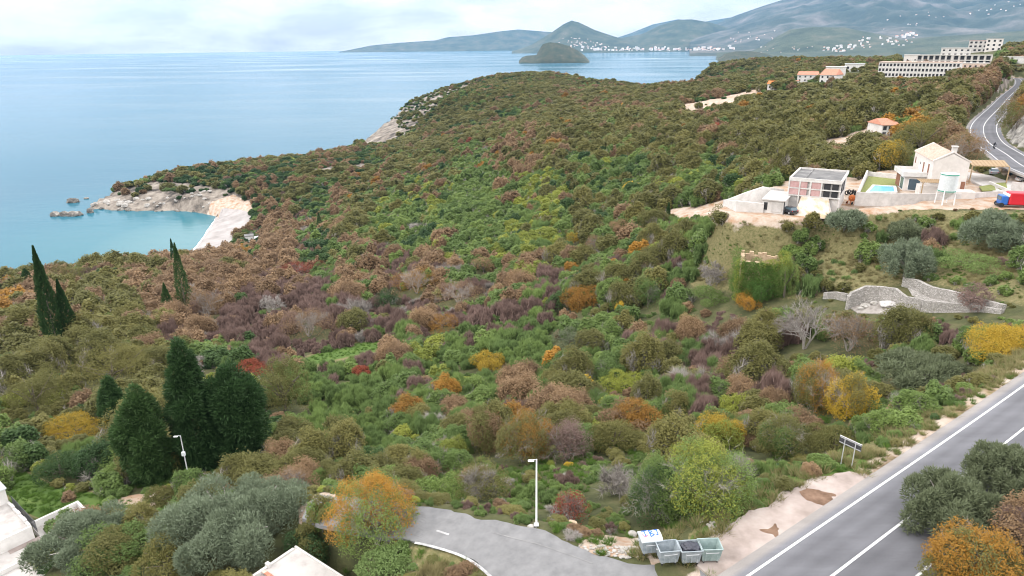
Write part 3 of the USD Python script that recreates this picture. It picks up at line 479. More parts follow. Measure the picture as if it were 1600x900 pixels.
def plant_prims(p, made):
    (a, am, b, bm) = made; q = p.GetPrim() if hasattr(p, 'GetPrim') else p
    mesh('crown', a, am, q)
    if b is not None: mesh('twigs' if 'twig' in bm else 'trunk', b, bm, q)
for name, (form, words, cat) in KINDS.items():
    for lod in range(4):
        for v in range(VARS[lod]):
            rng = np.random.default_rng(hash_ := sum(map(ord, name)) * 31 + lod * 7 + v)
            p = cls(f'kind_{name}_{LOD_WORDS[lod]}_{"abc"[v]}')
            plant_prims(p, form(rng, rng.uniform(.9, 1.1), rng.uniform(2.0, 2.6) if name in ('khaki_tree', 'rust_tree', 'orange_tree') else rng.uniform(1.55, 2.15), lod))
def kind_path(name, lod, v): return f'/World/kind_{name}_{LOD_WORDS[lod]}_{"abc"[v % VARS[lod]]}'
# ---------------------------------------------------------------- trees and bushes one can tell apart: (left, right, top, bottom in the photograph's survey; kind; label; category)
def lobed_conifer(n=24000, size=.22, belly=.35, tip=2.2, k=44, mat='pine_leaf'):
    def make(rng, R, H):
        u = (np.arange(k) + .5) / k; prof = np.where(u < belly, .7 + .3 * u / belly, (1 - ((u - belly) / (1 - belly)) ** tip)); an = np.arange(k) * 2.399 + rng.uniform(-.5, .5, k); q = R * prof * rng.uniform(.45, .78, k)
        lob = (np.stack([np.cos(an) * q, np.sin(an) * q, u * H * .94], 1), np.stack([R * (.16 + .3 * prof) * rng.uniform(.6, 1.35, k)] * 2 + [R * (.3 + .3 * prof) * rng.uniform(.8, 1.2, k)], 1)); c, r = lob
        i = rng.choice(k, n, p=r[:, 0] ** 2 / (r[:, 0] ** 2).sum()); d = unit(rng.normal(size=(n, 3)) + [0, 0, .2] + np.c_[np.cos(an[i]), np.sin(an[i]), 0 * an[i]] * .6); P = c[i] + d * r[i] * rng.uniform(.65, 1.08, (n, 1)); core = cypress(rng, H * .93, R * .62, n // 4, size * 1.3, belly, .1, tip=tip)
        a = blade_tris(P, unit(d + rng.normal(size=(n, 3)) * .45 + [0, 0, .2]), rng.uniform(.6, 1.4, n) * size * 2.2, size * .7, rng); v = np.vstack([a[0], core[0]]); return [('crown', (v, np.vstack([a[1], core[1] + len(a[0])])), mat), ('trunk', (lambda m: (m.tube([(0, 0, -.5), (0, 0, H * .5)], [.22, .1], 6), m.get())[1])(MB()), 'bark')]
    return make
foliage('dusty_olive', [(0.11, 0.13, 0.07), (0.20, 0.225, 0.13), (0.34, 0.36, 0.215)], trans=0.15, inst=0.15)
def two_tone(mat_hi, mat_lo, size, n, k=12, twigs=0, cut=-.05):
    def make(rng, R, H):
        lob = lobes_of(rng, R, H, k, .2, .68); c, r = lob; hi = (c[:, 2] + rng.normal(size=k) * .28 * H) > np.median(c[:, 2]) + cut * H
        return [('crown', crown(rng, R, H, int(n * .5), 0, size, lob=(c[hi], r[hi])), mat_hi), ('lower_crown', crown(rng, R, H, int(n * .5), 0, size, lob=(c[~hi], r[~hi])), mat_lo), ('trunk', trunk_of(rng, H, R, .12), 'bark')] + ([('twigs', (lambda q: (np.vstack([q[0][0], q[1][0]]), np.vstack([q[0][1], q[1][1] + len(q[0][0])])))(twiggy(rng, H * 1.02, R * 1.1, twigs, 3, 4, .05, .7, .022, multi=7)), 'grey_bark')] if twigs else [])
    return make
def leafy(mat, size, n, k=14, low=.2, inner=.72, up=.25):
    return lambda rng, R, H: [('crown', crown(rng, R, H, n, k, size, low=low, inner=inner, up=up), mat), ('trunk', trunk_of(rng, H, R, .05 + .022 * H, 6), 'bark')]
def olive(mat='olive_leaf', n=15000, size=.17):
    def make(rng, R, H):
        c, r = lobes_of(rng, R, H, 26, .3, .86); r = r * np.array([.66, .66, .95]); i = rng.integers(0, 26, n); d = unit(rng.normal(size=(n, 3)) + [0, 0, .45]); P = c[i] + d * r[i] * rng.uniform(.6, 1.05, (n, 1))
        return [('crown', blade_tris(P, unit(d * .7 + rng.normal(size=(n, 3)) * .6 + [0, 0, .42]), rng.uniform(.6, 1.4, n) * size * 2.3, size * .75, rng), mat), ('trunk', trunk_of(rng, H, R, .1 + .03 * H, 7), 'grey_bark')]
    return make
def conifer(n=14000, size=.3, mat='pine_leaf', belly=.22, tip=1.35):
    return lambda rng, R, H: [('crown', cypress(rng, H, R, n, size, belly, .13, tip=tip), mat), ('trunk', (lambda m: (m.tube([(0, 0, -.5), (0, 0, H * .5)], [.22, .1], 6), m.get())[1])(MB()), 'bark')]
def bare(n=2600, mat='grey_twig', tw=.7, w=.035, lv=3):
    def make(rng, R, H):
        a, b, _, _ = twiggy(rng, H, R, n, lv, 4, .04 + .012 * H, tw, w, multi=5); return [('limbs', a, 'grey_bark'), ('twigs', b, mat)]
    return make
def half_bare(mat, n=6000, size=.16, twm='grey_twig'):
    def make(rng, R, H):
        a, b, E, Dd = twiggy(rng, H, R, n // 2, 3, 4, .04 + .012 * H, .7, .03, multi=5); return [('limbs', a, 'grey_bark'), ('twigs', b, twm), ('crown', crown(rng, R, H, n, 14, size, low=.3, inner=.6), mat)]
    return make
def feathery(mat, n=6000, length=.9, w=.06, splay=.42): return lambda rng, R, H: [('crown', spray(rng, R, H, n, length, w, splay, 14), mat), ('trunk', trunk_of(rng, H * .6, R * .7, .05, 5), 'bark')]
HERO = [
 (78, 108, 392, 552, conifer(11000, .42), 'tallest dark cypress standing at the left above the cove', 'cypress tree'), (103, 128, 440, 548, conifer(7000, .4), 'shorter cypress pressed against the tallest one', 'cypress tree'),
 (281, 302, 384, 488, conifer(4000, .42), 'slim dark cypress leaning over the rust trees below the beach', 'cypress tree'), (271, 283, 375, 432, conifer(2500, .45), 'thin cypress spire directly behind the slim leaning one', 'cypress tree'),
 (257, 275, 444, 500, conifer(2500, .42), 'small grey green cypress left of the slim leaning one', 'cypress tree'), (-9, 7, 428, 470, conifer(2500, .45), 'cypress cut by the left edge of the view', 'cypress tree'),
 (496, 506, 332, 368, conifer(1500, .5), 'lone little cypress on the slope right of the beach', 'cypress tree'), (1039, 1047, 318, 350, conifer(1500, .4), 'very thin dark cypress before the bare track end', 'cypress tree'),
 (201, 278, 612, 765, lobed_conifer(26000, .2, .4, 2.6), 'broad dark conifer left of the grey lamp post', 'conifer'), (278, 352, 542, 745, lobed_conifer(32000, .2, .35, 2.0, 52), 'tallest of the broad dark conifers near the lamp post', 'conifer'),
 (335, 425, 578, 735, lobed_conifer(30000, .2, .45, 2.6, 48), 'wide dark conifer merging with the tallest one on its right', 'conifer'), (163, 205, 588, 672, lobed_conifer(9000, .24, .3, 1.7, 36), 'small dark conifer among khaki trees at the left', 'conifer'),
 (35, 62, 420, 462, conifer(3000, .5, belly=.3), 'blue green pine in the hedge above the sea at left', 'pine tree'),
 (265, 482, 738, 912, olive('olive_leaf', 60000, .11), 'large silver green olive tree beside the roof terrace', 'olive tree'), (60, 205, 792, 905, olive('olive_leaf', 26000, .12), 'silver grey olive bush next to the white house', 'olive tree'),
 (225, 285, 755, 800, leafy('khaki', .16, 6000), 'yellow brown bush at the foot of the grey lamp post', 'bush'), (120, 260, 808, 915, two_tone('khaki', 'bush_green', .17, 16000), 'olive brown bush in front of the silver olives', 'bush'), (215, 320, 830, 925, leafy('khaki', .15, 12000), 'dark khaki bush at the bottom edge left of the roof', 'bush'),
 (520, 660, 735, 890, two_tone('orange_leaf', 'bush_green', .12, 36000, 26, 700, .0), 'autumn tree half orange half green beside the lane', 'tree'), (400, 505, 722, 815, half_bare('tan_rust', 9000, .14), 'brown thinning tree behind the large silver olive', 'tree'),
 (440, 530, 810, 900, two_tone('khaki', 'dark_green', .16, 12000), 'dark bushy tree between the roof and the autumn tree', 'tree'), (478, 532, 770, 842, two_tone('khaki', 'bush_green', .15, 9000), 'bushy tree hiding the far left end of the lane', 'tree'),
 (560, 650, 852, 915, leafy('broom_green', .16, 8000), 'blue green bush at the bottom edge by the lane', 'bush'), (655, 705, 868, 915, feathery('straw', 2500, .9, .05), 'clump of dry bushy growth inside the lane bend', 'bush'),
 (1416, 1560, 728, 868, olive('dusty_olive', 30000, .12), 'olive tree reaching over the near lane of the main road', 'olive tree'), (1512, 1620, 684, 790, olive('dusty_olive', 24000, .12), 'olive tree behind the road at the right edge', 'olive tree'),
 (1440, 1580, 808, 950, two_tone('orange_leaf', 'khaki', .12, 40000, 26, 700), 'rusty golden oak filling the lower right corner', 'tree'), (1535, 1660, 760, 900, half_bare('tan_rust', 14000, .15, 'purple_twig'), 'brown half bare tree at the right edge below the olives', 'tree'),
 (1030, 1178, 682, 838, two_tone('lime_leaf', 'bush_green', .13, 34000, 26, 900), 'yellow green leafy tree right behind the bins', 'tree'), (975, 1075, 712, 838, two_tone('bush_green', 'dark_green', .12, 26000, 20, 1500), 'dark green tangled bush left behind the bins', 'bush'),
 (905, 1010, 715, 800, bare(2800), 'white barked bare shrub left of the tangled bush', 'shrub'), (1095, 1190, 700, 790, bare(2400), 'grey bare shrub right of the yellow green tree', 'shrub'), (860, 925, 760, 830, half_bare('red_leaf', 1500, .13, 'purple_twig'), 'reddish brown brush over the rubble by the lane', 'brush'),
 (700, 800, 715, 800, half_bare('khaki', 6000, .13), 'grey brown thicket above the lane left of the white lamp', 'thicket'), (640, 735, 740, 800, leafy('bush_green', .16, 8000), 'green bush mound on the bank at the lane end', 'bush'),
 (872, 940, 438, 492, leafy('orange_leaf', .26, 9000, 12, .3), 'rounded orange tree alone in mid slope', 'tree'), (729, 790, 541, 590, leafy('yellow_leaf', .2, 8000, 9), 'bright yellow orange bush in the middle of the green broom', 'bush'), (548, 582, 566, 596, leafy('red_leaf', .2, 4000, 7), 'brick red bush near the end of the green meadow strip', 'bush'),
 (935, 1036, 618, 695, two_tone('orange_leaf', 'tan_rust', .18, 15000), 'rust orange tree above the khaki crown behind the lay-by bushes', 'tree'), (934, 1006, 574, 622, leafy('lime_leaf', .2, 9000), 'yellow green crown above the rust orange tree', 'tree'), (918, 1003, 645, 722, leafy('khaki', .17, 13000), 'khaki rounded crown in front of the rust orange tree', 'tree'),
 (722, 790, 628, 725, two_tone('tan_rust', 'khaki', .17, 12000), 'tan tree on the left of the large orange tree', 'tree'), (770, 865, 635, 745, two_tone('orange_leaf', 'khaki', .14, 24000, 22, 500), 'large orange tree straight behind the white lamp', 'tree'), (850, 922, 648, 735, half_bare('purple_twig', 5000, .14, 'purple_twig'), 'grey mauve half bare tree right of the large orange tree', 'tree'),
 (1232, 1312, 555, 660, two_tone('orange_leaf', 'khaki', .14, 24000, 22, 700), 'golden crowned tree above the road sign', 'tree'), (1288, 1360, 578, 668, two_tone('yellow_leaf', 'khaki', .14, 20000, 20, 500), 'yellow and olive tree to the right of the golden crowned one', 'tree'), (1228, 1268, 580, 632, leafy('ivy_leaf', .16, 6000, 7), 'vivid green ivy clad bush left of the golden crowned tree', 'bush'),
 (1180, 1262, 640, 730, two_tone('khaki', 'bush_green', .14, 20000, 20, 900), 'olive green thicket tree left above the lay-by', 'tree'), (1255, 1345, 655, 725, leafy('khaki', .13, 18000, 20), 'bushy khaki tree directly behind the road sign', 'tree'), (1085, 1165, 640, 720, two_tone('yellow_leaf', 'lime_leaf', .16, 11000), 'yellow tinged tree above the yellow green one', 'tree'),
 (1212, 1300, 452, 560, bare(3600, 'grey_twig', .8, .05), 'pale bare tree in front of the stone walls', 'tree'), (1275, 1375, 470, 565, half_bare('tan_rust', 7000, .17), 'tan and grey half bare tree below the stone walls', 'tree'),
 (1136, 1172, 398, 462, leafy('ivy_leaf', .15, 8000, 12), 'ivy clad mound at the left corner of the ivy ruin', 'bush'), (1205, 1244, 392, 470, leafy('bush_green', .15, 9000, 12), 'tall green bush at the right corner of the ivy ruin', 'bush'),
 (1162, 1214, 424, 478, leafy('ivy_leaf', .17, 9000, 8), 'bright green round bush at the foot of the ivy ruin', 'bush'), (1070, 1148, 400, 458, bare(3400, 'grey_twig', .7, .06), 'silvery bare bush left of the ivy ruin', 'bush'), (1080, 1142, 445, 482, leafy('bush_green', .18, 7000, 8), 'low dense green bush below the silvery bare one', 'bush'), (1140, 1190, 448, 490, leafy('orange_leaf', .18, 3500, 8), 'small orange bush below the ivy ruin', 'bush'),
 (1370, 1456, 365, 442, olive('olive_leaf', 15000, .2), 'grey green olive tree over the sloping stone wall', 'olive tree'), (1502, 1592, 326, 398, olive('olive_leaf', 15000, .2), 'dark olive tree below the red tanker', 'olive tree'), (1288, 1350, 324, 368, olive('olive_leaf', 8000, .22), 'low olive bush below the building site', 'olive tree'), (1385, 1440, 340, 382, olive('dusty_olive', 7000, .22), 'small olive behind the grey green one', 'olive tree'), (1465, 1560, 385, 430, leafy('broom_green', .2, 9000, 11), 'spreading blue green bush right of the grey green olive', 'bush'),
 (1508, 1620, 500, 580, two_tone('yellow_leaf', 'yellow_leaf', .14, 22000, 20), 'big bright yellow bush at the right edge by the road', 'bush'), (1375, 1512, 545, 620, olive('dusty_olive', 18000, .18), 'spreading olive tree left of the bright yellow bush', 'olive tree'),
 (1468, 1535, 198, 258, half_bare('tan_rust', 5000, .3), 'rust brown tree in the bend of the far road', 'tree'), (1400, 1470, 175, 245, leafy('khaki', .32, 7000, 12), 'wide khaki tree between the brick house and the far road', 'tree'), (1360, 1425, 215, 270, two_tone('yellow_leaf', 'khaki', .3, 6000), 'yellowing tree behind the white villa', 'tree'),
 (440, 526, 474, 540, half_bare('tan_rust', 8000, .2), 'tan tree with bare tips beside the purple scrub', 'tree'), (612, 690, 412, 470, half_bare('orange_leaf', 6000, .2), 'pale orange tree left of the broom slope', 'tree'), (670, 765, 430, 490, half_bare('tan_rust', 7000, .2), 'thin tan tree over the purple scrub', 'tree'), (665, 718, 482, 525, leafy('orange_leaf', .2, 3500, 8), 'dull orange bush below the thin tan tree', 'bush'),
 (385, 465, 450, 500, bare(3000, 'grey_twig', .8, .07), 'silver bare tree above the purple scrub', 'tree'), (296, 352, 444, 505, half_bare('tan_rust', 6000, .24), 'rust tree to the right of the slim leaning cypress', 'tree'), (428, 512, 404, 442, leafy('red_leaf', .3, 5000, 10), 'reddish orange tree on the slope below the beach', 'tree'),
 (73, 168, 640, 700, leafy('yellow_leaf', .18, 11000, 11), 'golden yellow tree at the left among khaki crowns', 'tree'), (180, 210, 668, 705, leafy('lime_leaf', .18, 3500, 6), 'small bright yellow bush touching the broad dark conifer', 'bush'), (54, 138, 694, 765, leafy('dark_green', .16, 12000, 10), 'smooth dark green round bush at lower left', 'bush'),
 (10, 110, 560, 660, leafy('khaki', .22, 13000, 14), 'broad yellow khaki tree at the left edge', 'tree'), (110, 250, 525, 625, leafy('khaki', .24, 15000, 16), 'broad dull olive tree below the tall cypresses', 'tree'), (400, 490, 545, 660, leafy('khaki', .22, 13000, 14), 'olive gold tree right of the broad conifers', 'tree'), (262, 345, 540, 600, bare(3000, 'grey_twig', .8, .06), 'bare grey tree showing behind the tallest conifer', 'tree'), (355, 425, 560, 600, leafy('red_leaf', .22, 5000, 9), 'orange red crown peeping behind the wide conifer', 'tree'),
 (78, 142, 404, 452, leafy('khaki', .34, 6000, 11), 'khaki tree standing out against the sea', 'tree'), (735, 775, 396, 432, leafy('tan_rust', .24, 3500, 7), 'small tan orange round tree in the green slope', 'tree'), (945, 988, 340, 370, leafy('tan_rust', .28, 3500, 8), 'pale pinkish tan tree left of the track end', 'tree'), (884, 912, 356, 386, leafy('yellow_leaf', .26, 2000, 6), 'small yellow green tree beside a tan one in mid slope', 'tree'), (910, 945, 365, 398, half_bare('tan_rust', 2500, .24), 'small tan tree to the right of the yellow green one', 'tree'),
 (960, 992, 434, 466, leafy('orange_leaf', .22, 3000, 6), 'little orange tree right of the rounded orange one', 'tree'), (958, 978, 466, 496, leafy('yellow_leaf', .2, 2000, 4), 'slim yellow bush below the little orange tree', 'bush'), (985, 1040, 420, 490, two_tone('ivy_leaf', 'bush_green', .18, 5000), 'ivy covered leaning tree with bare grey branches', 'tree'), (860, 920, 505, 552, leafy('dusty_olive', .19, 8000, 9), 'grey green ivy clad tree in the broom', 'tree'),
 (585, 630, 440, 490, leafy('dark_green', .22, 6000, 8), 'dark green bush at the left edge of the purple scrub', 'bush'), (1550, 1625, 140, 215, two_tone('tan_rust', 'khaki', .34, 6000), 'rust and green tree above the rock cutting', 'tree'), (1120, 1165, 605, 660, leafy('lime_leaf', .18, 5000, 8), 'lime yellow bush amid mauve scrub', 'bush'), (1485, 1545, 440, 490, leafy('purple_twig', .2, 4000, 8), 'dark purplish brush beyond the sloping stone wall', 'brush')]
_hp = np.array([((h[0] + h[1]) / 2, h[3]) for h in HERO], float); _g = hits(_hp); _q = proj(_g)
_pm = FOC / _q[:, 2]; _R = np.array([(h[1] - h[0]) / 2 for h in HERO]) / _pm; _dep = np.arctan2(130 - _g[:, 2], np.hypot(_g[:, 0], _g[:, 1]))
_con = np.array([h[6] in ('cypress tree', 'conifer', 'pine tree') for h in HERO])
_yb = _hp[:, 1] - _R * _pm * np.sin(_dep) * np.where(_con, .6, .85); _g = hits(np.c_[_hp[:, 0], _yb]); _q = proj(_g); _pm = FOC / _q[:, 2]; _R = np.array([(h[1] - h[0]) / 2 for h in HERO]) / _pm
_H = (np.array([(yb - h[2]) for yb, h in zip(_yb, HERO)]) / _pm - np.where(_con, 0, .5) * _R * np.sin(_dep)) / np.cos(_dep) * np.where(_con, 1.02, 1.0); _H = np.maximum(_H, _R * .55)
HEROES = list(zip(_g, _R, _H))
for i, (h, (g, R, H)) in enumerate(zip(HERO, HEROES)):
    rng = np.random.default_rng(500 + i); nm = h[6].replace(' ', '_'); t = thing(nm, g, 0.0, h[5], h[6])
    for pn, m_, mt in h[4](rng, R * (.9 if h[6] == 'conifer' else 1.05), H): mesh(pn, m_, mt, t.GetPrim() if hasattr(t, 'GetPrim') else t)

# ---------------------------------------------------------------- the wild growth: positions on the land, kind by where it grows
BARE_GROUND = shapely.union_all([ROAD.buffer(5.2), LineString(ROAD_L[ROAD_L[:, 1] > 110]).buffer(7.5), LANE.buffer(.6), LAYBY.buffer(.5), PAD.buffer(.5), SITE.buffer(.5), BEACHP.buffer(1.5), WHITE.buffer(.5), ROOFP.buffer(.5)])
def grid_points(d0, d1, s, rng):
    n = int(2 * d1 / s) + 2; gx, gy = np.meshgrid(np.arange(-n // 2, n // 2) * s, np.arange(0, d1 / s) * s); p = np.stack([gx.ravel(), gy.ravel()], 1) + rng.uniform(-.48, .48, (gx.size, 2)) * s
    d = np.hypot(*p.T); a = np.degrees(np.arctan2(p[:, 0], p[:, 1])); return p[(d >= d0) & (d < d1) & (np.abs(a) < 44)]
rng = np.random.default_rng(11); P_, R_ = [], []
for d0, d1, s, r0, r1 in ((30, 80, 1.75, .75, 2.3), (80, 150, 2.3, 1.0, 3.1), (150, 300, 3.0, 1.4, 3.9), (300, 700, 4.1, 2.0, 4.6), (700, 1500, 5.2, 2.6, 4.8)):
    p = grid_points(d0, d1, s, rng); P_.append(p); R_.append(rng.uniform(0, 1, len(p)) ** 2.0 * (r1 - r0) + r0)
P_, R_ = np.vstack(P_), np.concatenate(R_)
_f = grid_points(28, 85, .85, rng); _f = _f[shapely.distance(shapely.points(_f), shapely.union_all([LANE, LAYBY])) < 7.5]; P_ = np.vstack([P_, _f]); R_ = np.concatenate([R_, rng.uniform(.35, .85, len(_f))])
ok = shapely.contains(COAST.buffer(-1.5), shapely.points(P_)) & ~shapely.contains(BARE_GROUND, shapely.points(P_)); P_, R_ = P_[ok], R_[ok]
Zp = height(P_); X = proj(np.c_[P_, Zp]); Dist = np.hypot(*P_.T)
ok = (X[:, 0] > -140) & (X[:, 0] < 1740) & (X[:, 1] < 1060) & (X[:, 1] > 20); P_, R_, Zp, X, Dist = P_[ok], R_[ok], Zp[ok], X[ok], Dist[ok]
SP = list(KINDS); ix = {k: i for i, k in enumerate(SP)}
def mix(**k):
    w = np.full(len(SP), 1e-4); sh = dict(br='broom_shrub', gb='green_bush', dk='dark_evergreen', kh='khaki_tree', ru='rust_tree', og='orange_tree', ye='yellow_bush', pu='purple_scrub', gy='bare_shrub', li='lime_bush', re='red_bush')
    for a, b in k.items(): w[ix[sh[a]]] = b
    return w
ZONES = [  # (outline, mix, density) - later ones overrule
 ([(-200, 20), (1800, 20), (1800, 1100), (-200, 1100)], mix(kh=.26, gb=.34, br=.2, ru=.12, pu=.03, dk=.07, og=.025, li=.04, gy=.03), 1),
 ([(440, 330), (640, 215), (900, 130), (1110, 130), (1250, 190), (1260, 260), (1000, 255), (700, 300), (540, 330)], mix(kh=.46, ru=.14, gb=.22, dk=.10, og=.025, re=.02, pu=.03, gy=.02), 1),
 ([(560, 310), (720, 280), (1000, 240), (1200, 260), (1180, 330), (1020, 350), (1100, 420), (900, 440), (760, 430), (560, 400)], mix(gb=.50, br=.14, kh=.13, dk=.13, ru=.04, ye=.01, li=.09), 1),
 ([(1190, 130), (1600, 100), (1600, 260), (1250, 280), (1200, 200)], mix(kh=.40, gb=.22, br=.12, ru=.14, dk=.10, re=.02, og=.02), 1),
 ([(1100, 80), (1360, 85), (1360, 140), (1180, 150), (1040, 140)], mix(kh=.45, dk=.25, gb=.2, ru=.08), 1),
 ([(140, 330), (190, 285), (300, 250), (480, 235), (600, 215), (600, 290), (430, 330)], mix(dk=.42, kh=.26, ru=.14, gb=.14, pu=.05), .9),
 ([(560, 230), (600, 180), (700, 125), (800, 110), (920, 135), (760, 190), (640, 240)], mix(dk=.36, kh=.42, gb=.16, ru=.06), 1),
 ([(-200, 405), (430, 395), (470, 440), (400, 470), (330, 520), (0, 545), (-200, 545)], mix(ru=.38, pu=.24, gy=.14, kh=.15, og=.03, dk=.05, ye=.01), 1),
 ([(380, 350), (480, 330), (560, 400), (440, 420), (380, 400)], mix(ru=.25, gy=.2, dk=.2, kh=.2, gb=.15, pu=.1), 1),
 ([(230, 540), (330, 450), (560, 440), (700, 470), (830, 480), (830, 520), (640, 560), (420, 570), (300, 560)], mix(pu=.62, ru=.17, gy=.09, br=.04, kh=.06, gb=.03), 1),
 ([(540, 400), (760, 400), (790, 470), (620, 470)], mix(ru=.3, gy=.13, pu=.22, gb=.22, kh=.13), 1),
 ([(430, 600), (620, 540), (850, 500), (1080, 500), (1090, 560), (930, 600), (700, 720), (500, 740), (430, 700)], mix(br=.68, gb=.17, kh=.07, li=.06, pu=.03, gy=.03), 1),
 ([(850, 400), (1080, 380), (1240, 460), (1250, 560), (1050, 560), (850, 500)], mix(pu=.25, br=.25, gb=.2, ru=.13, kh=.1, og=.03, gy=.05), 1),
 ([(1030, 560), (1250, 520), (1260, 600), (1150, 680), (1040, 660)], mix(pu=.36, br=.16, ru=.15, kh=.15, gb=.1, gy=.08), 1),
 ([(-200, 560), (430, 560), (430, 740), (200, 780), (-200, 760)], mix(kh=.36, gb=.26, dk=.16, br=.1, ye=.03, li=.06, ru=.04), 1),
 ([(640, 640), (930, 600), (1100, 650), (1180, 760), (1000, 850), (660, 800)], mix(kh=.18, gb=.28, br=.28, ru=.10, og=.05, pu=.07, ye=.03, li=.06, gy=.06), 1),
 ([(1080, 440), (1080, 345), (1400, 335), (1640, 330), (1640, 480), (1440, 430), (1330, 450), (1240, 460)], mix(gb=.36, br=.40, pu=.12, kh=.12, dk=.06), .66),
 ([(690, 790), (740, 730), (1000, 735), (1010, 840), (900, 850), (760, 815)], mix(br=.30, gy=.18, pu=.2, gb=.14, kh=.08, ru=.12), 1),
 ([(1380, 490), (1620, 480), (1620, 580), (1400, 640), (1280, 560)], mix(pu=.2, kh=.27, gb=.22, br=.28, gy=.02), .9),
 ([(1230, 100), (1240, 90), (1360, 88), (1370, 93), (1352, 101), (1325, 106), (1290, 104)], mix(kh=1.), .05)]
nP = len(P_); Wt = np.zeros((nP, len(SP))); Dn = np.ones(nP); pt = shapely.points(X[:, :2] + np.c_[rng.normal(size=nP), rng.normal(size=nP)] * np.clip(22 - Dist[:, None] / 90, 3, 22))
for poly, w, dn in ZONES:
    q = shapely.contains(Polygon(poly), pt); Wt[q] = w; Dn[q] = dn
cl = np.stack([meshkit.fbm(np.c_[P_ / np.clip(Dist[:, None] / 18, 5, 30), np.full(nP, k * 7.7)], 3, 40 + k) for k in range(len(SP))], 1)
score = np.log(Wt) + (cl - .5) * 5.5 + rng.gumbel(size=(nP, len(SP))) * .65; KI = np.argmax(score, 1)
# thinning: rock, tracks, meadows, walls, young heroes
def pz(polys, grow=0): return np.any([shapely.contains(Polygon(p).buffer(grow), shapely.points(X[:, :2])) for p in polys], axis=0)
keep = rng.uniform(size=nP) < Dn
keep &= ~(pz(TRACK_Z[:2] + CLAY_Z[:1]) & (rng.uniform(size=nP) < .97)) & ~pz(TRACK_Z[2:]) & ~pz(GREEN_Z[:1] + [[(x, y + d_) for x, y in GREEN_Z[0]] for d_ in (7, 14)]) & ~(pz(GREEN_Z[1:2]) & (rng.uniform(size=nP) < .5))
keep &= ~(pz(GREEN_Z[2:]) & (rng.uniform(size=nP) < .8))
keep &= ~(pz(ROCK_Z[:1]) & (rng.uniform(size=nP) < .80 + .19 * (X[:, 1] > 308))) & ~(pz(ROCK_Z[1:]) & (rng.uniform(size=nP) < .74 + .3 * ((X[:, 0] < 622) & (X[:, 1] > 186))))
keep &= ~((Dist > 520) & (Zp < 3.2)); keep &= ~pz([[(1405, 84), (1560, 84), (1560, 109), (1490, 109), (1405, 103)], [(1466, 64), (1570, 58), (1570, 84), (1466, 88)]])
keep &= ~pz([[(1310, 470), (1340, 440), (1420, 440), (1400, 428), (1420, 428), (1580, 480), (1600, 492), (1560, 495), (1330, 500)], [(1140, 400), (1160, 352), (1222, 352), (1228, 480), (1150, 480)], [(820, 830), (825, 770), (858, 770), (858, 830)], [(780, 830), (850, 838), (900, 856), (930, 872), (900, 880), (820, 850)], [(145, 812), (190, 778), (245, 768), (250, 790)], [(-160, 800), (55, 800), (96, 826), (76, 900), (40, 1070), (-160, 1070)], [(920, 885), (905, 845), (1000, 828), (1180, 785), (1140, 900), (1000, 900)], [(1270, 745), (1340, 690), (1400, 700), (1360, 745)]])
_el = shapely.distance(shapely.points(P_), shapely.union_all([LANE, LAYBY])); R_ = np.where(_el < 4.0, np.minimum(R_, .45 + _el * .3), R_); _er = shapely.distance(shapely.points(P_), ROAD) - 4.7; R_ = np.minimum(R_, np.maximum(.45, _er * .62))
for g, R, H in HEROES:
    dd = np.hypot(P_[:, 0] - g[0], P_[:, 1] - g[1]); keep &= dd > R * .86 + .3
    toward = g[:2] / np.linalg.norm(g[:2]); rel = P_ - g[:2]; ahead = -(rel @ toward); side = np.abs(rel[:, 0] * toward[1] - rel[:, 1] * toward[0])
    blk = (ahead > -.2 * R) & (ahead < R * 3.2) & (side < R * 1.05); R_[blk] = np.minimum(R_[blk], max(.5, R * .22))
_cap = np.full(nP, 9e9); _pmx = FOC / X[:, 2]
for x0, x1, y0, y1, top in ((1080, 1700, 322, 400, 327), (1240, 1700, 470, 560, 487), (1330, 1500, 255, 262, 262), (1242, 1280, 128, 170, 127), (1278, 1306, 137, 180, 136), (1286, 1322, 119, 136, 118), (1318, 1352, 112, 150, 112), (1195, 1250, 141, 180, 139), (1372, 1406, 214, 252, 213), (1372, 1490, 119, 165, 119), (1430, 1550, 106, 125, 105), (1565, 1625, 99, 130, 99), (1060, 1100, 172, 215, 170), (1100, 1150, 162, 205, 160), (1150, 1198, 146, 190, 144), (1275, 1335, 229, 265, 227), (1335, 1396, 214, 250, 209), (380, 412, 378, 420, 377), (1500, 1530, 195, 262, 190), (120, 262, 796, 850, 786)):
    q = (X[:, 0] > x0) & (X[:, 0] < x1) & (X[:, 1] > y0) & (X[:, 1] < y1)
    if top: _cap[q] = np.minimum(_cap[q], np.maximum(.35, (X[q, 1] - top) / _pmx[q] / 2.1))
R_ = np.minimum(R_, _cap); R_ = np.where(shapely.contains(Polygon([(660, 780), (740, 730), (1000, 735), (1010, 840), (900, 850), (760, 815)]), shapely.points(X[:, :2])), np.minimum(R_, 1.15), R_)
P_, R_, Zp, X, Dist, KI = P_[keep], R_[keep], Zp[keep], X[keep], Dist[keep], KI[keep]
R_ = R_ * np.where(np.isin(KI, [ix['broom_shrub'], ix['purple_scrub']]), .84, 1.0)
FAT_Z = np.interp(R_, [.4, 1.0, 1.5], [.55, .72, 1.0]) * np.interp(Dist, [350, 650], [1.0, .68]) * np.where(np.isin(KI, [ix['broom_shrub'], ix['purple_scrub']]), 1.28, 1.0)
R_ = R_ * np.where(np.isin(KI, [ix['khaki_tree'], ix['rust_tree'], ix['orange_tree']]), 1.22, 1.0) * np.where(pz([[(570, 226), (590, 195), (700, 125), (770, 112), (780, 118), (640, 220)]]), .8, 1)
seen = (X[:, 0] > 2) & (X[:, 0] < 1598) & (X[:, 1] > 60) & (X[:, 1] < 898); size_px = R_ / X[:, 2] * seen
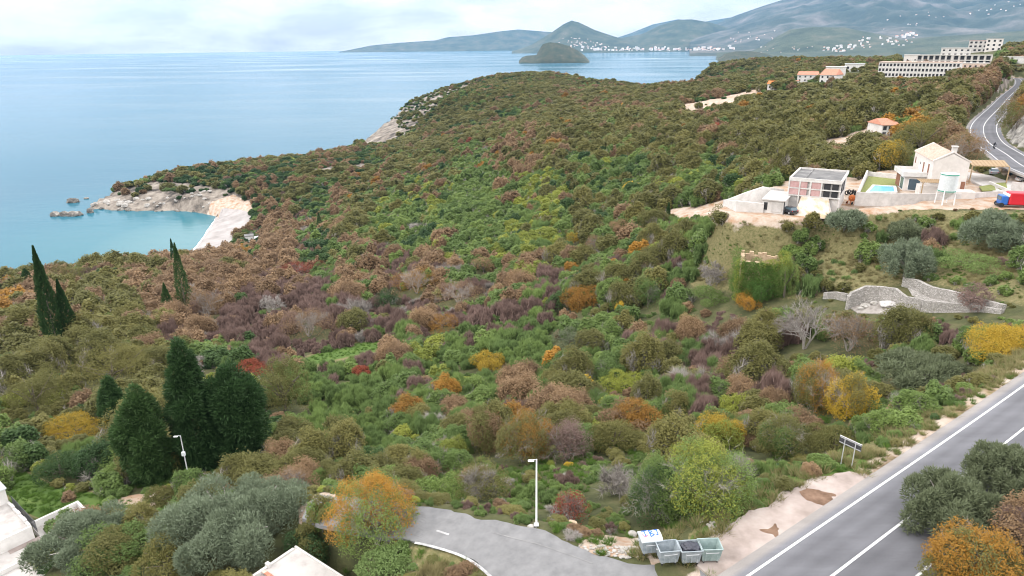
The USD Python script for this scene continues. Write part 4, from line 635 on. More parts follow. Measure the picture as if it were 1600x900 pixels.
REGION = [(lambda x, d: d < 95, 'below the road and lane'), (lambda x, d: (x[:, 0] < 470) & (d < 420), 'above the cove'), (lambda x, d: (x[:, 0] > 1080) & (d < 165), 'round the farm walls'),
          (lambda x, d: d < 260, 'in the middle of the hillside'), (lambda x, d: x[:, 0] > 1150, 'beyond the villa'), (lambda x, d: d > 0, 'far down the hillside')]
reg = np.full(len(P_), -1)
for k, (fn, _) in enumerate(REGION): reg[(reg < 0) & fn(X, Dist)] = k
vr = rng.integers(0, 6, len(P_)); rot = rng.uniform(0, 6.283, len(P_)); fat = rng.uniform(.85, 1.15, len(P_)); _rd = R_ / Dist; lodi = np.where(_rd > .022, 0, np.where(_rd > .0115, 1, np.where(_rd > .0058, 2, 3)))
PER_KIND = 300
PLURAL = {'broom_shrub': 'green broom shrubs', 'green_bush': 'leafy green bushes', 'dark_evergreen': 'dark evergreen bushes', 'khaki_tree': 'olive brown trees', 'rust_tree': 'rust tan trees', 'orange_tree': 'orange trees', 'yellow_bush': 'yellow bushes', 'purple_scrub': 'purple brown scrub shrubs', 'bare_shrub': 'bare grey shrubs', 'lime_bush': 'yellow green bushes', 'red_bush': 'red bushes'}
SHORT = {'broom_shrub': 'feathery green shrub', 'green_bush': 'leafy green bush', 'dark_evergreen': 'dark evergreen bush', 'khaki_tree': 'olive brown tree', 'rust_tree': 'rust tan tree', 'orange_tree': 'small orange tree', 'yellow_bush': 'yellow leafed bush', 'purple_scrub': 'bare purple shrub', 'bare_shrub': 'bare grey shrub', 'lime_bush': 'yellow green bush', 'red_bush': 'brick red bush'}
HXY = np.array([g[:2] for g, R, H in HEROES]); _taken = set()
for k, name in enumerate(SP):
    idx = np.nonzero(KI == k)[0]; idx = idx[np.argsort(-size_px[idx])]; one, rest = idx[:PER_KIND], idx[PER_KIND:]; one_ok = one[size_px[one] > 0]; rest = np.r_[one[size_px[one] <= 0], rest]
    _, words, cat = KINDS[name]
    nd = np.linalg.norm(P_[one_ok][:, None] - HXY[None], axis=2); nh = np.argmin(nd, 1); nd = nd.min(1); done = set()
    for q in np.argsort(nd):
        i, hl = one_ok[q], HERO[nh[q]][5]; where = REGION[reg[i]][1]; lb, gr = f'{words} {where}', f'{PLURAL[name]} {where}'
        if nd[q] < 26 and len(hl.split()) <= 10:
            lb, gr = (f'{SHORT[name]} near the {hl}', f'{PLURAL[name]} near the {hl}') if nh[q] in done else (f'{SHORT[name]} closest to the {hl}', f'{PLURAL[name]} near the {hl}'); done.add(nh[q])
        copy_of(kind_path(name, lodi[i], vr[i]), name, (P_[i, 0], P_[i, 1], Zp[i] - .12 * R_[i]), rot[i], (R_[i] * fat[i], R_[i] / fat[i], R_[i] * FAT_Z[i] * (.82 + .3 * (fat[i] - .85))), lb, cat, gr)
    if len(rest) == 0: continue
    pi = UsdGeom.PointInstancer.Define(stage, path_for(f'massed_{name}')); tag(pi, f'{words}, one of a mass covering the hillside' if 0 else f'mass of {PLURAL[name]} covering the hillside', cat, kind='stuff')
    tg, look_up = [], {}
    for lod in range(4):
        for v in range(VARS[lod]):
            pp = UsdGeom.Xform.Define(stage, f'{pi.GetPath()}/plant_{LOD_WORDS[lod]}_{"abc"[v]}'); pp.GetPrim().GetReferences().AddInternalReference(kind_path(name, lod, v)); look_up[lod, v] = len(tg); tg.append(pp.GetPath())
    pi.CreatePrototypesRel().SetTargets(tg)
    pi.CreateProtoIndicesAttr(Vt.IntArray([look_up[int(lodi[i]), int(vr[i]) % VARS[lodi[i]]] for i in rest]))
    pi.CreatePositionsAttr(Vt.Vec3fArray.FromNumpy(np.c_[P_[rest], Zp[rest] - .12 * R_[rest]].astype(np.float32)))
    pi.CreateOrientationsAttr(Vt.QuathArray([Gf.Quath(math.cos(a / 2), 0, 0, math.sin(a / 2)) for a in rot[rest]]))
    pi.CreateScalesAttr(Vt.Vec3fArray.FromNumpy(np.stack([R_[rest] * fat[rest], R_[rest] / fat[rest], R_[rest] * FAT_Z[rest] * (.82 + .3 * (fat[rest] - .85))], 1).astype(np.float32)))
# ---------------------------------------------------------------- grass tufts
def tuft(n, H, W, seed):
    r = np.random.default_rng(seed); an = r.uniform(0, 6.283, n); q = r.uniform(0, W, n); return blade_tris(np.stack([np.cos(an) * q, np.sin(an) * q, np.zeros(n) - .03], 1), np.stack([np.cos(an) * .45, np.sin(an) * .45, np.ones(n)], 1) + r.normal(size=(n, 3)) * .25, r.uniform(.5, 1.1, n) * H, .05, r)
def grass_field(name, label, mat, pts, s0, s1, seed):
    r = np.random.default_rng(seed); z = height(pts); pi = UsdGeom.PointInstancer.Define(stage, path_for(name)); tag(pi, label, 'grass', kind='stuff'); tg = []
    for v in range(3):
        usdkit.mesh(stage, f'{pi.GetPath()}/tuft_{"abc"[v]}', tuft(70, 1.0, .38, seed + v), M[mat]); tg.append(Sdf.Path(f'{pi.GetPath()}/tuft_{"abc"[v]}'))
    s = r.uniform(s0, s1, len(pts)); pi.CreatePrototypesRel().SetTargets(tg); pi.CreateProtoIndicesAttr(Vt.IntArray([int(x) for x in r.integers(0, 3, len(pts))])); pi.CreatePositionsAttr(Vt.Vec3fArray.FromNumpy(np.c_[pts, z].astype(np.float32)))
    pi.CreateOrientationsAttr(Vt.QuathArray([Gf.Quath(math.cos(a / 2), 0, 0, math.sin(a / 2)) for a in r.uniform(0, 6.283, len(pts))])); pi.CreateScalesAttr(Vt.Vec3fArray.FromNumpy(np.stack([s * 1.2, s * 1.2, s], 1).astype(np.float32)))
gp = np.vstack([grid_points(28, 110, .62, rng), grid_points(110, 190, .95, rng)]); gp = gp + rng.normal(size=gp.shape) * .6; gz = height(gp); gx = proj(np.c_[gp, gz]); near_q = shapely.points(gx[:, :2]); free = ~shapely.contains(shapely.union_all([ROAD.buffer(4.4), LANE, LAYBY, PAD, SITE, WHITE, ROOFP]), shapely.points(gp))
drz = np.any([shapely.contains(Polygon(p), near_q) for p in DRY_Z], axis=0); grz = np.any([shapely.contains(Polygon(p), near_q) for p in GREEN_Z], axis=0); clump = meshkit.fbm(np.c_[gp / 5, np.zeros(len(gp))], 3, 77)
verge = shapely.distance(shapely.points(gp), ROAD) < 9.5
a = free & ((drz & (clump > .38)) | (verge & (clump > .42))); b = free & (((np.hypot(*gp.T) < 92) & (clump > .5)) | (grz & (clump > .3)) | (drz & (clump < .47)) | (verge & (clump < .5)))
grass_field('dry_grass', 'tufts of dry straw coloured grass along the road verge and terraces', 'straw', gp[a], .35, .95, 300)
grass_field('green_grass', 'tufts of short green grass along the verges and clearings', 'grass_blade', gp[b], .22, .6, 310)
# ================================================================ ROADS
def lateral_material(name, stops, scale=0.6, rough=0.9, amount=0.35):
    M[name] = usdkit.material(stage, '/World/Looks/' + name, {
        'at': ('attribute', {'attribute': 'zone'}), 'sp': ('separate_color', {'color_type': 'rgb'}), 'geo': ('geometry', {}), 'st': ('mapping', {'mapping_type': 'point', 'rotation': (0, 0, -0.615), 'scale': (.12, 1.0, 1)}),
        'n': ('noise_texture', {'scale': scale, 'detail': 6.0, 'roughness': .65}), 'n2': ('noise_texture', {'scale': 14.0, 'detail': 4.0, 'roughness': .7}), 'pn': ('noise_texture', {'scale': .11, 'detail': 5.0, 'roughness': .6}),
        'r': ('rgb_ramp', ramp(*stops)), 'v': ('map_range', {'from_min': .3, 'from_max': .7, 'to_min': 1 - amount, 'to_max': 1 + amount}), 'v2': ('map_range', {'from_min': .25, 'from_max': .75, 'to_min': .82, 'to_max': 1.18}), 'v3': ('map_range', {'from_min': .35, 'from_max': .65, 'to_min': .86, 'to_max': 1.12}),
        'm1': ('vector_math', {'math_type': 'scale'}), 'm2': ('vector_math', {'math_type': 'scale'}), 'm3': ('vector_math', {'math_type': 'scale'}), 'b': ('bump', {'strength': .3, 'distance': .02}), 'p': ('principled_bsdf', {'roughness': rough, 'specular_ior_level': .25})},
        [('at.color', 'sp.color'), ('sp.r', 'r.fac'), ('geo.position', 'st.vector'), ('st.vector', 'n.vector'), ('geo.position', 'n2.vector'), ('geo.position', 'pn.vector'), ('n.fac', 'v.value'), ('n2.fac', 'v2.value'), ('pn.fac', 'v3.value'), ('r.color', 'm1.vector1'), ('v.result', 'm1.scale'), ('m1.vector', 'm2.vector1'), ('v2.result', 'm2.scale'), ('m2.vector', 'm3.vector1'), ('v3.result', 'm3.scale'),
         ('m3.vector', 'p.base_color'), ('n2.fac', 'b.height'), ('b.normal', 'p.normal')], surface='p.BSDF')
_as = np.array([.132, .132, .142])
lateral_material('asphalt', [(0.0, (.26, .24, .22)), (.13, (.25, .23, .215)), (.17, tuple(_as * 1.25)), (.24, tuple(_as * 1.1)), (.30, tuple(_as * .86)), (.36, tuple(_as)), (.42, tuple(_as * .86)), (.5, tuple(_as * 1.05)), (.62, tuple(_as * .8)), (.70, tuple(_as * .95)), (.78, tuple(_as * .8)), (.9, tuple(_as * 1.1)), (1, tuple(_as * 1.2))], amount=.16)
noisy('lane_asphalt', [(.28, (.138, .137, .137)), (.5, (.172, .171, .171)), (.72, (.205, .203, .202))], scale=1.1, detail=9.0, coord='geo.position', bump=.2, rough=.95)
noisy('road_paint', [(.3, (.50, .50, .49)), (.6, (.68, .68, .66))], scale=1.6, coord='geo.position', rough=.7); noisy('worn_paint', [(.35, (.27, .265, .26)), (.62, (.46, .455, .45))], scale=2.5, coord='geo.position', rough=.8)
noisy('gravel', [(.28, (.21, .17, .145)), (.5, (.32, .265, .235)), (.72, (.40, .35, .315))], scale=.45, coord='geo.position', bump=.4, rough=.95); noisy('stain', [(.3, (.10, .058, .035)), (.7, (.22, .14, .095))], scale=1.4, coord='geo.position', rough=.95)
_tan = unit(np.gradient(ROAD_L, axis=0)); _nor = np.stack([_tan[:, 1], -_tan[:, 0]], 1)
def ribbon(o0, o1, lift, s0=0, s1=None, cols=2, skirt=0.0):
    L, Nn = ROAD_L[s0:s1], _nor[s0:s1]; off = np.linspace(o0, o1, cols); xy = L[:, None] + Nn[:, None] * off[None, :, None] * (1 + .22 * smooth((L[:, 1] - 90) / 60))[:, None, None]; z = road_z(np.repeat(L[:, None], cols, 1)) + lift
    v = np.concatenate([xy, z[..., None]], -1); u = np.broadcast_to((off + 4.9) / 9.0, z.shape)
    if skirt: v = np.concatenate([v[:, :1] - [0, 0, skirt], v, v[:, -1:] - [0, 0, skirt]], 1); u = np.concatenate([u[:, :1], u, u[:, -1:]], 1); cols += 2
    f = np.array([[i * cols + j, (i + 1) * cols + j, (i + 1) * cols + j + 1, i * cols + j + 1] for i in range(len(L) - 1) for j in range(cols - 1)])[:, ::-1]
    return v.reshape(-1, 3), f, np.stack([u.ravel()] * 3, 1)
_v, _f, _u = ribbon(-4.15, 4.1, 0.0, cols=10, skirt=.4); struct('main_road', (_v, _f), 'asphalt', col=_u, label='grey two lane main road running past the lay-by and curving behind the villa')
for o, n in ((-3.02, 'left_edge_line'), (0.0, 'centre_line'), (3.05, 'right_edge_line')):
    _v, _f, _ = ribbon(o - .08, o + .08, .012); struct(n, (_v, _f), 'road_paint', label='white painted line along the main road')
struct('side_lane', drape(LANE, lambda q: lane_z(q), .35, 1.2), 'lane_asphalt', label='pale old asphalt lane branching off beside the bins')
struct('gravel_lay_by', drape(LAYBY.buffer(.2), lambda q: 98.985 + 0 * q[:, 0], .3, 1.5), 'gravel', label='pinkish gravel lay-by between the main road and the bushes')
def blob(cx, cy, rx, ry, seed, n=40):
    r = np.random.default_rng(seed); a = np.arange(n) * 2 * np.pi / n; k = 1 + sum(r.normal() * .22 / (m ** .7) * np.sin(a * m + r.uniform(0, 6)) for m in range(2, 9)); return Polygon(np.stack([cx + np.cos(a) * rx * k, cy + np.sin(a) * ry * k], 1)).buffer(0)
for i, (px, py, rx, ry) in enumerate(((1275, 776, 1.15, 1.0), (1206, 828, .75, .5))):
    c = at_height(px, py, 99); g = blob(c[0], c[1], rx, ry, 60 + i); g = g if g.geom_type == 'Polygon' else max(g.geoms, key=lambda q: q.area); g = rough_edge(g, .55, 70 + i, .12); g = rough_edge(g, .2, 80 + i, .06)
    struct('oil_stain', drape(g, lambda q: 98.991 + 0 * q[:, 0], .004, 2.), 'stain', label='brown stain on the gravel lay-by')
def lane_strip(pts, w, lift=.014):
    p = np.array(on_lane(*pts)); L = spline(p, .6); t = unit(np.gradient(L, axis=0)); n_ = np.stack([t[:, 1], -t[:, 0]], 1); v = np.concatenate([np.c_[L - n_ * w / 2, lane_z(L - n_ * w / 2) + lift], np.c_[L + n_ * w / 2, lane_z(L + n_ * w / 2) + lift]]); k = len(L)
    return v, np.array([[i, i + 1, k + i + 1, k + i] for i in range(k - 1)])
struct('lane_edge_strip', lane_strip([(648, 848), (672, 853), (700, 861), (728, 872), (752, 888), (775, 910)], .2), 'worn_paint', label='worn white strip along the inner edge of the lane')
struct('lane_dash', lane_strip([(682, 829), (694, 833), (710, 838)], .16), 'worn_paint', label='short worn white dash on the lane')
noisy('wet_asphalt', [(.3, (.14, .14, .14)), (.7, (.24, .235, .23))], scale=1.2, coord='geo.position')
struct('tar_seam', lane_strip([(770, 832), (820, 845), (870, 860), (930, 882)], .1, .016), 'wet_asphalt', label='dark tar seam across the lane')
# ================================================================ STREET FURNITURE
noisy('galv', [(.3, (.42, .43, .44)), (.7, (.60, .61, .62))], scale=3, rough=.5, metal=.5); noisy('white_metal', around((.72, .72, .72), .08), scale=4, rough=.45); noisy('dark_metal', [(.3, (.03, .03, .035)), (.7, (.07, .07, .075))], scale=4, rough=.5)
noisy('bin_metal', [(.25, (.17, .20, .215)), (.5, (.29, .325, .345)), (.72, (.38, .41, .43))], scale=2.2, rough=.55, metal=.25, bump=.1); noisy('bin_green', [(.25, (.16, .22, .21)), (.5, (.27, .34, .325)), (.75, (.36, .42, .41))], scale=1.8, rough=.6, metal=.2)
noisy('rubber', around((.025, .025, .025)), scale=5); noisy('black_plastic', [(.3, (.008, .009, .014)), (.7, (.03, .032, .045))], scale=5, rough=.28, spec=.6, bump=.6, bdist=.06); noisy('blue_paint', around((.03, .13, .50), .3), scale=6); noisy('pink_paint', around((.45, .06, .14), .3), scale=6); noisy('white_plastic', around((.52, .545, .55), .1), scale=3)
def pole_thing(name, label, base, H, arm, box=None):
    t = thing(name, base, 0, label, 'street lamp'); MB().tube([(0, 0, -.3), (0, 0, H)], [.075, .05], 10).build('pole', 'galv' if box else 'white_metal', t)
    MB().box((0, 0, .04), (.34, .34, .08), bev=.01).build('base_plate', 'galv', t)
    MB().tube([(0, 0, H - .05), (arm * .5, -.1, H + .06), (arm, -.18, H + .04)], .03, 6).build('arm', 'galv', t); MB().box((arm * 1.35, -.22, H + .03), (.42, .2, .1), bev=.03).build('lamp_head', 'white_metal', t)
    if box: MB().box((0.02, -.14, box), (.36, .24, .48), bev=.03).build('control_box', 'white_plastic', t)
_b = hit(838, 823); _b[2] = max(_b[2], float(lane_z(_b[:2]))); _pm = FOC / proj(_b)[2]; pole_thing('street_lamp', 'slim white lamp post standing at the far edge of the lane', _b, 94 / _pm / .785, -.28)
_b = hit(300, 772); _pm = FOC / proj(_b)[2]; pole_thing('street_lamp', 'leaning grey lamp post with a box, among the dark conifers', _b, 84 / _pm / .80, -.3, 64 / _pm / .80 * .93)
# sign on two posts, seen from behind
_b = hit(1322, 728); t = thing('road_sign', _b, math.atan2(-.816, .577), 'dark backed road sign board on two thin posts beside the lay-by', 'road sign')
for s in (-.42, .42): MB().tube([(s, 0, -.4), (s, 0, 2.25)], .035, 8).build('post', 'galv', t)
MB().box((0, .05, 1.98), (1.75, .03, .62), bev=.005).build('board', 'dark_metal', t)
for z in (1.76, 2.2): MB().box((0, .02, z), (1.7, .03, .05)).build('rail', 'galv', t)
MB().box((0, .05, 2.30), (1.77, .045, .03)).build('frame_edge', 'white_metal', t)
# the four wheeled bins
def hull_ring(w0, d0, z0, w1, d1, z1, th):
    o = MB()
    def ring(w, d, z): return np.array([[-w / 2, -d / 2, z], [w / 2, -d / 2, z], [w / 2, d / 2, z], [-w / 2, d / 2, z]])
    v = np.vstack([ring(w0, d0, z0), ring(w1, d1, z1), ring(w1 - 2 * th, d1 - 2 * th, z1), ring(w0 - 2 * th, d0 - 2 * th, z0 + th)])
    f = [[0, 3, 2, 1], [12, 13, 14, 15]] + [[a + j, a + (j + 1) % 4, b + (j + 1) % 4, b + j] for a, b in ((0, 4), (4, 8), (8, 12)) for j in range(4)]; o.add(v, np.array(f)); return o
def make_bin(label, loc, rz, mat='bin_metal', lid=False, bag=False):
    t = thing('waste_container', loc, rz, label, 'waste container')
    hull_ring(1.08, .80, .24, 1.32, 1.02, 1.18, .035).build('body', mat, t)
    r = MB(); [r.box(c, e, bev=.012) for c, e in (((0, -.52, 1.19), (1.40, .07, .07)), ((0, .52, 1.19), (1.40, .07, .07)), ((-.67, 0, 1.19), (.07, .97, .07)), ((.67, 0, 1.19), (.07, .97, .07)))]; r.build('rim', mat, t)
    for x in (-.36, 0, .36): MB().box((x, -.465, .72), (.06, .05, .86), bev=.01).build('rib', mat, t)
    for s in (-1, 1): MB().tube([(s * .62, 0, 1.0), (s * .76, 0, 1.0)], .05, 8).build('trunnion', 'galv', t)
    MB().tube([(-.4, -.56, 1.02), (-.4, -.62, 1.02), (.4, -.62, 1.02), (.4, -.56, 1.02)], .02, 6).build('handle', 'galv', t)
    for x in (-.43, .43):
        for y in (-.3, .3):
            w = MB().box((x, y, .21), (.1, .14, .09)).build('caster', 'galv', t); MB().tube([(x - .035, y, .1), (x + .035, y, .1)], .1, 12).build('wheel', 'rubber', w)
    if lid:
        an = np.linspace(0, math.pi, 10); o = MB(); pr = np.stack([-.53 * np.cos(an), 1.22 + .2 * np.sin(an)], 1); k = len(pr)
        v = np.array([[x, y, z] for x in (-.69, .69) for y, z in pr]); o.add(v, np.array([[i, i + 1, k + i + 1, k + i] for i in range(k - 1)])); o.add(v, np.array([[s * k, s * k + i, s * k + i + 1] for s in (0, 1) for i in range(1, k - 1)])); ld = o.build('lid', 'white_plastic', t, smooth_=40)
        def on_lid(x, u): a = math.pi * u; return (x, -.53 * math.cos(a) * 1.01, 1.22 + .2 * math.sin(a) + .012)
        for x0, u0, x1, u1 in ((-.5, .72, -.15, .72), (-.34, .72, -.34, .38), (-.02, .74, -.02, .34), (-.02, .74, .2, .64), (.2, .64, -.02, .54), (-.02, .54, .24, .44), (.24, .44, -.02, .34), (.36, .74, .56, .74), (.5, .74, .48, .42), (.48, .42, .34, .4)):
            MB().tube([on_lid(x0 + (x1 - x0) * q, u0 + (u1 - u0) * q) for q in np.linspace(0, 1, 5)], .032, 5).build('graffiti_stroke', 'blue_paint', ld)
        for x0, u0, x1, u1 in ((-.55, .5, -.4, .34), (-.4, .34, -.2, .44)): MB().tube([on_lid(x0, u0), on_lid(x1, u1)], .022, 5).build('graffiti_stroke', 'pink_paint', ld)
    return t
_bz = 98.9
def ground_at(px, py, z): p = at_height(px, py, z); return p
make_bin('pale bin with closed lid covered in blue graffiti, behind the other bins', tuple(at_height(1014, 862, _bz)[:2]) + (_bz,), .12, lid=True)
make_bin('leftmost open grey bin, empty, in the front row by the lane', tuple(at_height(1042, 877, _bz)[:2]) + (_bz,), .10)
_bp = tuple(at_height(1076, 877, _bz)[:2]) + (_bz,); make_bin('open grey bin filled with a black rubbish bag', _bp, .06)
make_bin('rightmost open bin with a greenish front next to the gravel lay-by', tuple(at_height(1107, 874, _bz)[:2]) + (_bz,), .02, mat='bin_green')
def lumpy(rng, r, amp=.25, sub=2, sc=1.6, flat=0.0):
    m = trimesh.creation.icosphere(subdivisions=sub); v = np.array(m.vertices); o = rng.uniform(0, 50, 3); v = v * (1 + amp * 2 * (meshkit.fbm(v * sc + o, 3, 5) - .5))[:, None] * np.asarray(r); return v, m.faces
rng = np.random.default_rng(31)
mesh('rubbish_bag', (lambda vf: (vf[0] + np.array(_bp) + [0, 0, 1.12], vf[1]))(lumpy(rng, (.55, .40, .27), .5, 3, 2.6)), 'black_plastic', smooth_=True, label='crumpled black rubbish bag lying in the third bin', cat='rubbish bag')
noisy('limestone', [(.28, (.16, .145, .13)), (.5, (.32, .30, .27)), (.72, (.45, .43, .40))], scale=1.6, bump=.5, rough=.95); noisy('tan_stone', [(.3, (.30, .21, .13)), (.7, (.50, .38, .26))], scale=1.8, bump=.4); noisy('sea_rock', [(.3, (.035, .035, .035)), (.5, (.13, .12, .105)), (.68, (.34, .31, .27))], scale=.22, bump=.6, rough=.9, bdist=.3)
for px, py, r, mt, lb in ((885, 800, (.45, .35, .33), 'limestone', 'white stone lying in the brush above the lane'), (893, 826, (.5, .42, .42), 'tan_stone', 'tan boulder at the lane edge right of the white lamp'), (988, 836, (.34, .3, .22), 'limestone', 'whitish stone on the bank left of the bins'), (1000, 845, (.25, .2, .16), 'limestone', 'small white stone just left of the graffiti bin'), (830, 824, (.28, .22, .14), 'limestone', 'flat white stone at the foot of the white lamp post')):
    b = hit(px, py); v, f = lumpy(rng, r, .3); mesh('boulder', (v + b + [0, 0, r[2] * .5], f), mt, label=lb, cat='boulder')
_o = MB()
for k in range(240):
    px, py = (rng.uniform(905, 1015), rng.uniform(846, 872)) if k < 150 else (rng.uniform(1105, 1140), rng.uniform(822, 850)) if k < 190 else (rng.uniform(470, 530), rng.uniform(780, 812))
    if k < 150 and py < 846 + (px - 905) * -.02 or k < 150 and py > 862 + (px - 905) * .14: continue
    b = at_height(px, py, 98.4 if px > 850 else 92.6); b[2] = height(b[:2])[0]; v, f = lumpy(rng, rng.uniform(.05, .16) * np.array([1, .8, .6]), .3, 1); _o.add(v + b + [0, 0, .04], f)
_o.build('rubble', 'limestone', kind='stuff', label='loose stones and rubble along the edge of the lane')
_b = hit(1096, 818); mesh('paper_litter', MB().box(_b + [0, 0, .15], (.3, .14, .03), rz=.8).get(), 'white_plastic', label='scrap of white litter on the grass by the lay-by', cat='litter')
# ================================================================ BUILDINGS
noisy('render_white', [(.3, (.44, .42, .395)), (.55, (.54, .52, .495)), (.75, (.60, .58, .555))], scale=.8, rough=.9); noisy('render_cream', [(.3, (.50, .465, .43)), (.7, (.61, .575, .54))], scale=.8, rough=.9); noisy('concrete', [(.25, (.34, .32, .30)), (.5, (.45, .43, .41)), (.75, (.54, .52, .50))], scale=.9, bump=.15, rough=.95)
noisy('pink_block', [(.3, (.38, .22, .21)), (.7, (.50, .33, .315))], scale=1.2); noisy('terracotta', [(.3, (.34, .14, .085)), (.6, (.46, .22, .15)), (.8, (.52, .33, .25))], scale=2.2); noisy('pale_tile', [(.3, (.42, .28, .22)), (.5, (.52, .40, .33)), (.75, (.62, .53, .46))], scale=2.4)
noisy('roof_felt', [(.3, (.085, .085, .085)), (.55, (.16, .155, .15)), (.75, (.27, .26, .25))], scale=.35, rough=.9); noisy('dark_opening', around((.03, .03, .032)), scale=2); noisy('wood_tan', [(.3, (.26, .18, .10)), (.7, (.37, .27, .165))], scale=3, stretch=(1, .15, 1)); noisy('wood_brown', [(.3, (.16, .075, .045)), (.7, (.25, .12, .075))], scale=3)
noisy('stone_paving', [(.3, (.31, .285, .265)), (.5, (.41, .385, .36)), (.7, (.47, .445, .42))], scale=.7, rough=.9); noisy('brown_floor', [(.3, (.20, .16, .14)), (.7, (.32, .27, .245))], scale=1.1); noisy('ruin_ground', [(.3, (.17, .15, .13)), (.5, (.26, .235, .21)), (.72, (.34, .315, .29))], scale=1.3, coord='geo.position', bump=.5); noisy('orange_paint', around((.55, .16, .05), .3), scale=3); noisy('lawn', [(.3, (.12, .15, .04)), (.7, (.22, .22, .07))], scale=2, coord='geo.position')
noisy('sheet_white', [(.3, (.40, .36, .33)), (.5, (.48, .46, .44)), (.62, (.46, .32, .19)), (.72, (.50, .48, .46))], scale=.28, rough=.9, stretch=(1, .35, 1))
M['stone_wall'] = usdkit.material(stage, '/World/Looks/stone_wall', {'geo': ('geometry', {}), 'map': ('mapping', {'mapping_type': 'point', 'scale': (1, 1, 1.7)}), 'v': ('voronoi_texture', {'scale': 3.4, 'feature': 'f1'}), 'e': ('voronoi_texture', {'scale': 3.4, 'feature': 'distance_to_edge'}), 'r': ('rgb_ramp', ramp((0, (.20, .185, .165)), (.5, (.255, .24, .22)), (1, (.32, .30, .28)))), 'j': ('map_range', {'from_min': 0, 'from_max': .09, 'to_min': .82, 'to_max': 1}), 'sp': ('separate_color', {}), 'sc': ('vector_math', {'math_type': 'scale'}), 'b': ('bump', {'strength': .4, 'distance': .05}), 'p': ('principled_bsdf', {'roughness': .95, 'specular_ior_level': .15})},
    [('geo.position', 'map.vector'), ('map.vector', 'v.vector'), ('map.vector', 'e.vector'), ('v.color', 'sp.color'), ('sp.r', 'r.fac'), ('e.distance', 'j.value'), ('r.color', 'sc.vector1'), ('j.result', 'sc.scale'), ('sc.vector', 'p.base_color'), ('e.distance', 'b.height'), ('b.normal', 'p.normal')], surface='p.BSDF')
M['glass_pane'] = usdkit.material(stage, '/World/Looks/glass_pane', {'p': ('principled_bsdf', {'base_color': (.05, .08, .10), 'roughness': .08, 'specular_ior_level': .7})}, surface='p.BSDF')
M['pool_water'] = usdkit.material(stage, '/World/Looks/pool_water', {'p': ('principled_bsdf', {'base_color': (.10, .33, .55), 'roughness': .08})}, surface='p.BSDF'); M['car_black'] = usdkit.material(stage, '/World/Looks/car_black', {'p': ('principled_bsdf', {'base_color': (.015, .016, .02), 'roughness': .25, 'coat_weight': .6})}, surface='p.BSDF')
M['car_white'] = usdkit.material(stage, '/World/Looks/car_white', {'p': ('principled_bsdf', {'base_color': (.70, .70, .70), 'roughness': .3, 'coat_weight': .6})}, surface='p.BSDF'); M['car_grey'] = usdkit.material(stage, '/World/Looks/car_grey', {'p': ('principled_bsdf', {'base_color': (.30, .31, .33), 'roughness': .3, 'coat_weight': .6})}, surface='p.BSDF'); M['truck_red'] = usdkit.material(stage, '/World/Looks/truck_red', {'p': ('principled_bsdf', {'base_color': (.50, .018, .03), 'roughness': .4})}, surface='p.BSDF'); M['truck_blue'] = usdkit.material(stage, '/World/Looks/truck_blue', {'p': ('principled_bsdf', {'base_color': (.03, .12, .40), 'roughness': .4})}, surface='p.BSDF')
class Frame:
    """local axes of a building: o origin, u depth, v to the right"""
    def __init__(s, o, u): s.o = np.array([*o[:2], o[2] if len(o) > 2 else 0.0]); s.u = unit(np.array([u[0], u[1], 0.0])); s.v = np.array([s.u[1], -s.u[0], 0.0])
    def p(s, a, b, z): return s.o + s.v * a + s.u * b + np.array([0, 0, z])
    def solid(s, mb, corners): return mb.tm(trimesh.convex.convex_hull(np.array([s.p(*c) for c in corners])))
    def box(s, mb, a0, a1, b0, b1, z0, z1): return s.solid(mb, [(a, b, z) for a in (a0, a1) for b in (b0, b1) for z in (z0, z1)])
    def part(s, name, mat, t, *a, **k): return s.box(MB(), *a).build(name, mat, t, **k)
def window(fr, t, face, c, z0, w, h, mat='glass_pane', off=0.0, frame='white_metal'):
    """a window on face '-u' '+u' '-v' '+v' of a building; c: where along the face"""
    a = {'-u': lambda d0, d1, w_, z_, h_: (c - w_ / 2, c + w_ / 2, off - d1, off - d0, z_, z_ + h_), '-v': lambda d0, d1, w_, z_, h_: (off - d1, off - d0, c - w_ / 2, c + w_ / 2, z_, z_ + h_), '+v': lambda d0, d1, w_, z_, h_: (off + d0, off + d1, c - w_ / 2, c + w_ / 2, z_, z_ + h_)}[face]
    f = fr.part('window', frame, t, *a(-.06, .03, w + .16, z0 - .08, h + .16)); fr.part('pane', mat, f.GetPrim(), *a(-.05, .045, w, z0, h)); return f
# ---- white villa
vF = Frame((93.5, 151.1, 0), (.285, .958)); _nl, _fl = at_height(1460, 252.3, 105.5), at_height(1430.7, 236.3, 105.5); vF = Frame((_nl[0], _nl[1], 98.5), (_fl - _nl)[:2]); _vw = float(np.dot((at_height(1518, 255, 105.5) - _nl)[:2], vF.v[:2])); _vd = float(np.linalg.norm((_fl - _nl)[:2]))
t = thing('white_villa', (0, 0, 0), 0, 'cream two storey villa with a pale tiled gable roof above the pool', 'villa')
vF.solid(MB(), [(a, b, z) for a in (0, _vw) for b in (0, _vd) for z in (-.5, 7.0)] + [(_vw / 2, b, 8.75) for b in (0, _vd)]).build('wall', 'render_cream', t)
rf = MB()
for s in (0, 1):
    a0, a1 = (-.18, _vw / 2) if s == 0 else (_vw + .18, _vw / 2); q = [(a0, .35, 6.98), (a1, .35, 8.86), (a1, _vd - .35, 8.86), (a0, _vd - .35, 6.98)]; vF.solid(rf, [(a, b, z + d) for a, b, z in q for d in (0, .12)])
rf = rf.build('roof', 'pale_tile', t); 
for k in range(22):
    b = .6 + k * (_vd - 1.2) / 21; MB().tube([vF.p(-.15, b, 7.16), vF.p(_vw / 2, b, 9.02)], .09, 4).build('tile_row', 'pale_tile', rf)
